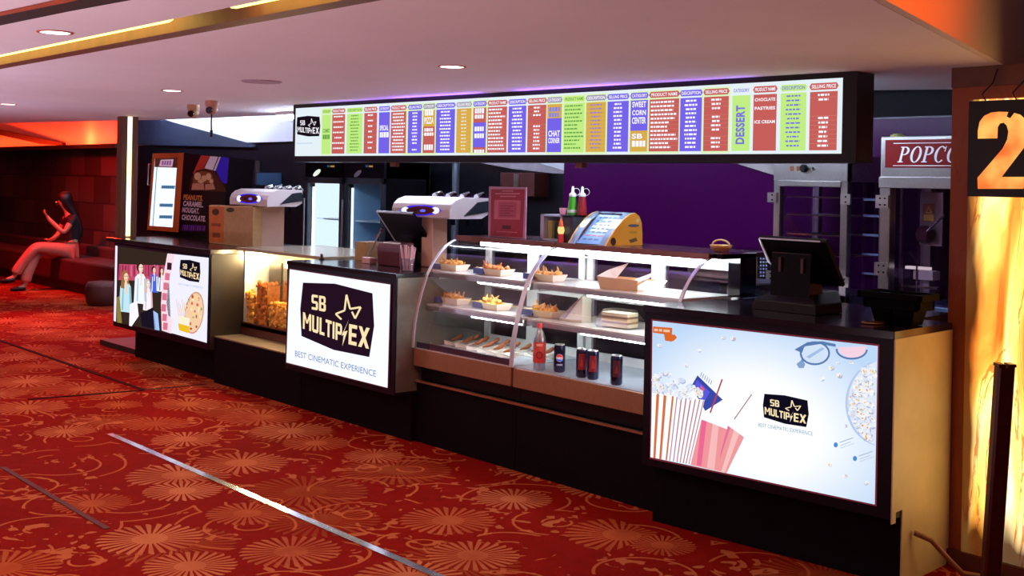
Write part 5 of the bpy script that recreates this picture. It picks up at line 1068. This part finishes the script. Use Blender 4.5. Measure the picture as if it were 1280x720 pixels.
# ------------------------------------------------------------------ on the right counter
t = thing('touch_screen_till', 'large black touch screen till seen from behind on the right counter', 'till', (-3.5, 4.95, 1.102))
TL, TR = ay(948.5, 298.5, 4.80), ay(1032, 300, 4.80); xl, xr = TL.x, TR.x; zt = (TL.z + TR.z) / 2; BR = ax(1053.5, 359, xr); yb, zb = BR.y, BR.z
b = MB(); b.prism([(xl, 4.80, zt), (xl, 4.818, zt + .014), (xl, yb + .018, zb + .014), (xl, yb, zb)], (xr - xl, 0, 0), BLACK); b.build('screen', t, .008)
b = MB(); b.box(xl + .005, xr - .03, 4.7965, 4.80, zt - .006, zt + .001, ARCM); b.build('bezel_edge', t)
b = MB(); dv = Vector((0, yb - 4.80, zb - zt)); s0 = Vector((xl, 4.80, zt)); b.prism([s0 + dv * .02, s0 + dv * .55, s0 + dv * .55 + Vector((.03, -.012, -.012)), s0 + dv * .02 + Vector((.012, -.005, -.005))], (-.004, -.002, -.002), ARCM)
b.build('silver_edge', t)
b = MB(); mid = s0 + dv * .5
b.prism([(xl + .07, mid.y - .06, mid.z + .05), (xl + .07, mid.y + .02, mid.z - .02), (xl + .07, mid.y + .05, 1.16), (xl + .07, mid.y - .07, 1.16)], (xr - xl - .16, 0, 0), BLACKGLOSS); b.build('neck', t, .01)
b = MB(); b.prism([(xl - .005, 4.76, 1.104), (xl + .005, 4.77, 1.15), (xl + .07, 4.84, 1.20), (xr - .10, 4.84, 1.20), (xr - .03, 4.77, 1.15), (xr - .02, 4.76, 1.104)], (0, .22, 0), pl('#12090e', .45, spec=.15)); b.build('base', t, .006)
for k in range(2): b = MB(); b.box(xl + .12 + k * .13, xl + .135 + k * .13, mid.y - .075, mid.y - .06, mid.z - .05, mid.z + .02, pl('#3a0c10', .4)); b.build('red_catch', t)
q0, q1 = ay(1071, 384, 4.72), ay(1150, 386, 4.72)
t = thing('cup_rack', 'black two bin plastic cup rack on the right counter', 'rack', ((q0.x + q1.x) / 2, 4.8, 1.102)); x0, x1 = q0.x, q1.x; zt = ay(1110, 366, 4.72).z
BP = pl('#060405', .6, 0, .1, spec=.05); b = MB()
for z0, z1, gx in ((zt - .03, zt, 0), (zt - .07, zt - .03, .02)):
    b.box(x0 + gx, x1 - gx, 4.72 + gx, 4.74 + gx, z0, z1, BP); b.box(x0 + gx, x1 - gx, 4.88 - gx, 4.90 - gx, z0, z1, BP); b.box(x0 + gx, x0 + gx + .02, 4.72 + gx, 4.9 - gx, z0, z1, BP); b.box(x1 - gx - .02, x1 - gx, 4.72 + gx, 4.9 - gx, z0, z1, BP)
b.box(x0 + .02, x1 - .02, 4.74, 4.88, zt - .075, zt - .065, BP); b.build('rim_tray', t, .003)
for xa, xb in ((x0 + .045, x0 + .155), (x1 - .165, x1 - .045)):
    b = MB(); vs = [(xa, 4.75, zt - .06), (xb, 4.75, zt - .06), (xb, 4.87, zt - .06), (xa, 4.87, zt - .06), (xa + .018, 4.765, 1.104), (xb - .018, 4.765, 1.104), (xb - .018, 4.855, 1.104), (xa + .018, 4.855, 1.104)]
    b.add(vs, [(0, 1, 2, 3), (7, 6, 5, 4)] + [(4 + i, 4 + (i + 1) % 4, (i + 1) % 4, i) for i in range(4)], BP); b.build('bin', t, .004)
b = MB(); q = az(1091, 404.5, 1.103); b.lathe(q, [(.046, 0), (.052, .004), (.052, .007), (.046, .007), (.042, .003)], pl('#c98a4a', .2, .9), 28); tag(b.build('coin_dish'), 'small brass dish at the front edge of the right counter', 'dish')

# ------------------------------------------------------------------ behind the counters
t = thing('back_counter', 'long dark preparation counter along the purple wall', 'counter', (-5, 6.1, 0))
bx('cabinet', -6.75, -2.92, 5.86, 6.48, 0, 1.0, DARKBASE, t); bx('worktop', -6.78, -2.9, 5.82, 6.48, 1.0, 1.03, pl('#3a4258', .25, .4), t, .003)
# heated display cabinet
ya, yb_ = 5.95, 6.4; x0, x1 = ay(966, 300, ya).x, ay(1058, 300, ya).x
t = thing('hot_food_cabinet', 'tall steel and glass hot food cabinet behind the right till', 'food warmer', ((x0 + x1) / 2, 6.2, 1.03)); zt = 1.90; zh = ay(1010, 226, ya).z
fr = MB(); pw = .045
for xa in (x0, x1 - pw):
    for y in (ya, yb_ - pw): fr.box(xa, xa + pw, y, y + pw, 1.031, zt, STEEL)
fr.box(x0, x1, ya, yb_, 1.031, 1.09, STEELH); fr.build('frame', t, .003)
hd_ = MB(); hd_.box(x0, x1, ya - .004, yb_, zh, zt, STEELH); hd_.box(x0 + .04, x1 - .04, ya - .012, ya, zh - .035, zh, STEELH); hd_.build('control_head', t, .003)
A = Art((x0, ya - .006, zh), (1, 0, 0), (0, 0, 1))
for x, cc in ((990, '#7a4420'), (998, '#7a4420')): A.poly([(x - 2.3, 208), (x + 2.3, 208), (x + 2.3, 213.6), (x - 2.3, 213.6)], pl(cc, .3))
A.mb.build('switch', t); kq = A.w(*A.ab((1006, 210.5))); b = MB(); b.lathe((0, 0, 0), [(.024, 0), (.024, .02), (.018, .028)], BLACK, 18, M=Matrix.Translation(kq) @ Matrix.Rotation(math.pi / 2, 4, 'X')); b.build('dial', t); kq = A.w(*A.ab((1018, 211))); b = MB(); b.lathe((0, 0, 0), [(.01, 0), (.01, .012)], CHROME, 12, M=Matrix.Translation(kq) @ Matrix.Rotation(math.pi / 2, 4, 'X')); b.build('key_switch', t)
bx('front_glass', x0 + pw, x1 - pw, ya + .015, ya + .019, 1.09, zh, DGLASS, t); bx('side_glass', x1 - .02, x1 - .016, ya + pw, yb_ - pw, 1.09, zh, DGLASS, t); bx('side_glass', x0 + .016, x0 + .02, ya + pw, yb_ - pw, 1.09, zh, DGLASS, t)
for zpx in (247, 269, 293, 318):
    z = ay(1000, zpx, ya + .1).z; b = MB(); b.box(x0 + .03, x1 - .03, ya + .06, ya + .068, z, z + .008, CHROME); b.box(x0 + .03, x1 - .03, yb_ - .08, yb_ - .072, z, z + .008, CHROME)
    for k in range(9): xx = x0 + .05 + k * (x1 - x0 - .1) / 8; b.box(xx - .002, xx + .002, ya + .06, yb_ - .072, z, z + .004, CHROME)
    b.build('wire_shelf', t)
for zpx in (249, 352):
    for xa in (x0, x1):
        z = ay(1050, zpx, ya).z; b = MB(); b.box(xa - .035, xa + .03, ya - .016, ya, z - .03, z + .03, STEELH); 
        for dz in (-.015, .015): b.lathe((0, 0, 0), [(.006, 0), (.005, .004)], BLACK, 8, M=Matrix.Translation((xa, ya - .016, z + dz)) @ Matrix.Rotation(math.pi / 2, 4, 'X'))
        b.build('hinge', t)
# glimpse of the racks between cabinet and popcorn machine
ya2 = 6.1; x0_, x1_ = x1 + .015, ay(1099, 300, ya2).x
t = thing('wire_rack', 'low glass shelf rack between the hot food cabinet and the popcorn machine', 'rack', ((x0_ + x1_) / 2, 6.2, 1.03))
for zpx in (250, 270, 294, 318, 342, 364):
    z = ay(1080, zpx, ya2).z; b = MB(); b.box(x0_, x1_, ya2, ya2 + .26, z, z + .006, glass_mat('shelf_glass', (.8, .85, .95, 1), .06)); b.box(x0_, x1_, ya2 - .006, ya2, z - .004, z + .009, pl('#8fa6d8', .25, .6)); b.build('shelf', t)
for xx in (x0_ + .012, x1_ - .012): bx('upright', xx - .008, xx + .008, ya2 + .25, ya2 + .27, 1.031, 1.75, STEEL, t)
# popcorn machine
ya, yb_ = 5.9, 6.4; x0 = ay(1099, 300, ya).x; x1 = x0 + .82; zt = ay(1100, 171, ya).z; z1 = ay(1100, 213, ya).z; z2 = ay(1100, 232, ya).z; zb = 1.031
t = thing('popcorn_machine', 'steel and glass popcorn machine with a red sign beside the onyx pillar', 'popcorn machine', ((x0 + x1) / 2, 6.15, 1.03))
hd_ = MB(); hd_.box(x0, x1, ya, yb_, z2, zt, STEELH); hd_.build('head', t, .004)
hd_ = MB(); hd_.box(x0 - .006, x1 + .006, ya - .008, yb_, z2 - .012, z2 + .05, STEELH); hd_.build('lower_rail', t, .003)
A = Art((x0, ya - .003, z2), (1, 0, 0), (0, 0, 1)); RED = pl('#7c1414', .35, 0, .08, spec=.15); zz0, zz1 = ay(1110, 209.5, ya).z - z2, ay(1110, 175, ya).z - z2; xs = ay(1107, 190, ya).x - x0
A.L(1).polyab([(xs, zz0), (.80, zz0), (.80, zz1), (xs, zz1)], RED); h = zz1 - zz0; LW = pl('#ffffff', .4, 0, .0)
A.L(2); 
for f0, f1 in ((.06, .085), (.86, .885)): A.polyab([(xs + .05, zz0 + h * f0), (.80, zz0 + h * f0), (.80, zz0 + h * f1), (xs + .05, zz0 + h * f1)], LW)
def letter(ch, x, yb0, H):
    sh = lambda p: (x + p[0] * H + p[1] * H * .26, yb0 + p[1] * H); Q = lambda P: A.polyab([sh(p) for p in P], LW)
    def ringarc(cx, cy, ro, so, ri, si, a0, a1, n=16):
        T = [math.radians(a0 + (a1 - a0) * i / n) for i in range(n + 1)]
        for i in range(n): Q([(cx + ro * math.cos(T[i]), cy + so * math.sin(T[i])), (cx + ro * math.cos(T[i+1]), cy + so * math.sin(T[i+1])), (cx + ri * math.cos(T[i+1]), cy + si * math.sin(T[i+1])), (cx + ri * math.cos(T[i]), cy + si * math.sin(T[i]))])
    if ch in 'PR':
        Q([(.10, .03), (.26, .03), (.26, .97), (.10, .97)]); Q([(0, 0), (.38, 0), (.38, .06), (0, .06)]); Q([(0, .94), (.36, .94), (.36, 1), (0, 1)]); ringarc(.34, .73, .33, .27, .16, .21, -90, 90); Q([(.26, .46), (.36, .46), (.36, .52), (.26, .52)])
        if ch == 'R': Q([(.32, .48), (.46, .48), (.74, 0), (.56, 0)]); Q([(.54, 0), (.82, 0), (.82, .06), (.54, .06)])
    if ch == 'O': ringarc(.38, .5, .38, .52, .21, .46, 0, 360, 26)
    if ch == 'C': ringarc(.38, .5, .38, .52, .21, .46, 48, 315, 20); Q([(.60, .70), (.66, .66), (.68, 1), (.62, 1)])
    if ch == 'N': Q([(.10, .0), (.18, 0), (.18, 1), (.10, 1)]); Q([(.62, 0), (.70, 0), (.70, 1), (.62, 1)]); Q([(.06, 1), (.24, 1), (.70, 0), (.56, 0)]); Q([(0, 0), (.3, 0), (.3, .06), (0, .06)]); Q([(.52, .94), (.82, .94), (.82, 1), (.52, 1)])
xx = ay(1122, 204, ya).x - x0; H = h * .56
for ch, adv in zip('POPCORN', (.80, .86, .80, .84, .86, .92, .9)): letter(ch, xx, zz0 + h * .19, H); xx += adv * H
A.mb.build('name_sign', t, label='red sign with white italic letters POPCORN')
q = ay(1122, 171, ya + .1); b = MB(); b.lathe((q.x, ya + .1, zt), [(.04, 0), (.04, .012), (.02, .02)], pl('#b9b06a', .4), 16); b.build('lamp_cap', t)
fr = MB(); pw = .062
for xa in (x0, x1 - pw):
    for y in (ya, yb_ - pw): fr = MB(); fr.box(xa, xa + pw, y, y + pw, zb, z2, STEEL); fr.build('corner_post', t, .003)
bx('base', x0, x1, ya - .02, yb_, zb, zb + .05, pl('#7f9cc8', .25, .7), t, .003)
bx('front_glass', x0 + pw, x1 - pw, ya + .015, ya + .019, zb + .05, z2, DGLASS, t); bx('side_glass', x0 + .018, x0 + .022, ya + pw, yb_ - pw, zb + .05, z2, DGLASS, t)
for zpx in (252, 336):
    z = ay(1103, zpx, ya).z; b = MB(); b.box(x0 - .018, x0 + .06, ya - .016, ya - .001, z - .036, z + .036, STEELH)
    for dz in (-.018, .018):
        for dx in (.0, .03): b.lathe((0, 0, 0), [(.006, 0), (.005, .004)], BLACK, 8, M=Matrix.Translation((x0 + .01 + dx, ya - .016, z + dz)) @ Matrix.Rotation(math.pi / 2, 4, 'X'))
    b.build('hinge', t)
kc = ay(1166, 275, 6.15); b = MB(); b.box(kc.x - .07, kc.x + .07, 6.13, 6.17, ay(1166, 307, 6.15).z, ay(1166, 240, 6.15).z, STEELH); b.build('control_post', t, .004)
A = Art((kc.x, 6.126, kc.z), (1, 0, 0), (0, 0, 1)); A.poly([(1153.5, 254.5), (1168.5, 254.5), (1168, 277), (1153, 277)], pl('#8a3a1c', .5)); A.L(1).poly([(1154.5, 268), (1167.5, 268), (1167.5, 276), (1154.5, 276)], pl('#d8b44a', .5)); A.poly([(1161, 257), (1165.5, 266.5), (1156.5, 266.5)], pl('#e0bc4a', .5)); A.L(2).poly([(1161, 260), (1163.3, 265.3), (1158.7, 265.3)], pl('#5a2010', .5)); A.mb.build('warning_label', t, label='orange and yellow warning label')
kq = ay(1158, 293, 6.12); b = MB(); b.lathe((0, 0, 0), [(.05, 0), (.05, .03), (.03, .05)], pl('#4a1c30', .35), 20, M=Matrix.Translation(kq) @ Matrix.Rotation(math.pi / 2, 4, 'X')); b.build('kettle_hub', t); b = MB(); b.tube([kq + Vector((.02, -.04, .01)), ay(1181, 268, 6.08)], .008, CHROME, 8); b.build('crank_handle', t)
b = MB(); q = ay(1148, 335, 6.05); b.box(q.x - .07, q.x + .07, 6.03, 6.07, q.z - .008, q.z + .008, em('#e8e0d8', .9)); q = ay(1150, 358, 6.05); b.box(q.x - .13, q.x + .13, 6.0, 6.05, q.z - .006, q.z + .006, CHROME); b.box(q.x - .01, q.x + .0, 6.02, 6.03, q.z - .06, q.z + .12, CHROME); b.build('scoop_rail', t)
q = ay(1156, 343, 6.2); b = MB(); b.box(q.x - .06, q.x + .06, 6.18, 6.26, q.z - .03, q.z + .02, CREAM); b.build('paper_liner', t)
# microwave
q0 = ay(918, 352, 6.0); q1 = ay(968, 354, 6.0)
t = thing('microwave_oven', 'black microwave with a vertical chrome handle left of the right till', 'microwave', ((q0.x + q1.x) / 2, 6.2, 1.03)); zt = ay(940, 313, 6.0).z; x0, x1 = q0.x - .12, q1.x
bx('housing', x0, x1, 6.0, 6.4, 1.031, zt, BLACKGLOSS, t, .004); xh = ay(936.5, 330, 5.97).x; b = MB(); b.tube([(xh, 5.97, 1.07), (xh, 5.965, (1.07 + zt) / 2), (xh, 5.97, zt - .03)], .011, CHROME, 10)
for zz in (1.08, zt - .04): b.tube([(xh, 5.972, zz), (xh, 6.0, zz)], .006, CHROME, 8)
b.build('door_handle', t); A = Art((x0, 5.9975, 1.03), (1, 0, 0), (0, 0, 1))
A.poly([(945, 316), (946.5, 316), (946.5, 352), (945, 352)], pl('#7a6a3a', .3, .5))
for r in range(7):
    for k in range(3): A.L(1).poly([(950 + k * 3.5, 318 + r * 4.3), (952 + k * 3.5, 318 + r * 4.3), (952 + k * 3.5, 320 + r * 4.3), (950 + k * 3.5, 320 + r * 4.3)], pl('#8a94b8', .4))
A.mb.build('keypad', t)
# fridges
def fridge(pa, pb, label, bright, items):
    yf = 6.55; x0, x1 = ay(pa, 260, yf).x, ay(pb, 260, yf).x; zt = 1.90; t = thing('drinks_fridge', label, 'fridge', ((x0 + x1) / 2, 6.8, 0), 0, 'glass door fridges')
    b = MB(); b.box(x0, x0 + .03, yf + .03, 7.1, 0, zt, BLACK); b.box(x1 - .03, x1, yf + .03, 7.1, 0, zt, BLACK); b.box(x0, x1, 7.06, 7.1, 0, zt, BLACK); b.box(x0, x1, yf + .03, 7.1, 0, .2, BLACK); b.box(x0, x1, yf + .03, 7.1, 1.72, zt, BLACK); b.build('cabinet', t)
    LN = em('#dcecff', 1.35) if bright else pl('#9cc4e8', .5, 0, .05); b = MB(); b.box(x0 + .03, x1 - .03, 7.03, 7.058, .2, 1.72, LN); b.box(x0 + .031, x0 + .04, yf + .1, 7.03, .2, 1.72, LN); b.box(x1 - .04, x1 - .031, yf + .1, 7.03, .2, 1.72, LN); b.build('liner', t)  # the bright liner glows by itself to stand for the lit interior
    fr = MB()
    for xa, xb, za, zb in ((x0, x0 + .05, .2, 1.72), (x1 - .05, x1, .2, 1.72), (x0, x1, .2, .26), (x0, x1, 1.66, 1.72)): fr.box(xa, xb, yf, yf + .03, za, zb, pl('#4e525c', .3, .6))
    fr.build('door_frame', t, .002)
    bx('door_glass', x0 + .05, x1 - .05, yf + .01, yf + .014, .26, 1.66, GLASS, t); bx('header', x0, x1, yf, yf + .03, 1.72, zt, BLACKGLOSS, t)
    hb = MB(); hb.tube([(x0 + .03, yf - .03, .95), (x0 + .03, yf - .03, 1.5)], .011, STEEL, 8); hb.build('door_handle', t)
    A = Art((x0, yf - .002, 1.72), (1, 0, 0), (0, 0, 1)); c = (pa + 15, 216) if bright else (pa + 18, 217)
    A.ell(c, 6, 2.6, em('#eef4e8', 1.0) if bright else pl('#8a8494', .4), -.75); A.mb.build('header_glint', t); A.mb = MB(); A.poly([(pa + 28, 206.5), (pa + 31, 206.5), (pa + 31, 209), (pa + 28, 209)], em('#2a5a9a', .7)); A.poly([(pa + 32, 206.8), (pa + 37, 206.8), (pa + 37, 209), (pa + 32, 209)], em('#b98a3a', .8)); A.mb.build('header_print', t)  # tilted ellipse paints a lamp reflection on the header; the squares are print
    for z in (1.28, .92, .58): bx('shelf', x0 + .045, x1 - .045, yf + .12, 7.02, z, z + .015, pl('#dfe8f4', .3, .2), t)
    tb = MB(); tb.tube([(x0 + .06, yf + .07, .3), (x0 + .06, yf + .07, 1.62)], .012, em('#dcecff', 6 if bright else 2.2), 8); tb.build('tube_light', t)
    return x0, x1, yf
f0 = fridge(381, 427, 'drinks fridge with a brightly lit white interior behind the counter', True, 0)
f1 = fridge(429, 479, 'dimmer blue lit drinks fridge to the right of the bright one', False, 0)
for k in range(5):
    p = Vector((f1[0] + .30 + k * .075, f1[2] + .22, 1.296 if False else .936)); t = thing('drink_bottle', 'dark blue bottle in the row on the middle shelf of the dimmer fridge', 'bottle', p, 0, 'bottles in the dimmer fridge')
    b = MB(); b.lathe(p, [(.028, 0), (.03, .01), (.03, .13), (.012, .18), (.012, .2)], pl('#16205a', .3), 14); b.build('bottle_body', t); b = MB(); b.lathe(p, [(.0135, .2), (.0135, .22)], pl('#c9b04a' if k % 2 == 0 else '#d8e0ea', .4), 12); b.build('cap', t)
p = Vector((f0[0] + .42, f0[2] + .3, .936)); b = MB(); b.lathe(p, [(.06, 0), (.09, .03), (.085, .03), (.05, .004)], WHITEP, 18); tag(b.build('bowl'), 'white bowl on a shelf in the bright fridge', 'bowl')
for k, (dx, cc) in enumerate(((.30, '#6a7a9a'), (.44, '#c23a3a'), (.57, '#b8434a'))):
    p = Vector((f0[0] + dx, f0[2] + .3, .596)); b = MB(); b.lathe(p, [(.05, 0), (.055, .02), (.055, .16), (.03, .2), (.03, .22)], pl(cc, .4), 16); tag(b.build('jar'), ('grey jar', 'left red jar', 'right red jar')[k] + ' on the lower shelf of the bright fridge', 'jar')
# odds and ends on the dark back wall
q0, q1 = ay(321, 216, 7.15), ay(348, 232, 7.15); t = thing('wall_screen', 'small dim blue panel on the dark wall above the left drink fountain', 'panel', ((q0.x + q1.x) / 2, 7.17, q1.z)); bx('panel', q0.x, q1.x, 7.15, 7.19, q1.z, q0.z, pl('#2c4a66', .3), t); bx('panel_frame', q0.x - .03, q0.x, 7.145, 7.19, q1.z, q0.z + .15, pl('#3a3030', .4), t)
for i, (xa, xb, cc) in enumerate(((504, 511, '#8a744a'), (512, 519, '#4e4028'), (520, 527, '#5a4a30'), (528, 534, '#443822'))):
    q0, q1 = ay(xa, 205, 7.12), ay(xb, 243, 7.12)
    if i == 0: cu = thing('curtain', 'short olive brown curtain strips on the dark back wall', 'curtain', (q0.x + .3, 7.14, 1.5)); bx('curtain_rail', q0.x - .03, ay(534, 205, 7.12).x + .03, 7.1, 7.14, q0.z, q0.z + .03, BLACK, cu)
    bx('strip', q0.x, q1.x, 7.12, 7.15, q1.z, q0.z, pl(cc, .8, 0, .3, 20), cu)
q = ay(569, 260, 6.9); t = thing('steel_pole', 'slim grey pole standing in the preparation area behind the drink fountain', 'pole', (q.x, 6.9, 0)); b = MB(); b.tube([(q.x, 6.9, 0), (q.x, 6.9, 2.97)], .035, pl('#5a6470', .4, .4), 14); b.build('shaft', t); b = MB(); b.lathe((q.x, 6.9, 0), [(.08, 0), (.08, .012), (.04, .02)], STEEL, 16); b.build('flange', t)
q0, q1 = ay(636, 216, 7.12), ay(678, 246, 7.12); t = thing('wall_cabinet', 'dark red wall cabinet behind the red notice', 'cabinet', ((q0.x + q1.x) / 2, 7.15, q1.z)); bx('cabinet_body', q0.x, q1.x, 7.02, 7.2, q1.z, q0.z, pl('#4a1410', .5), t, .004); bx('handle', q0.x + .2, q0.x + .26, 7.005, 7.02, q1.z + .05, q1.z + .2, STEEL, t)
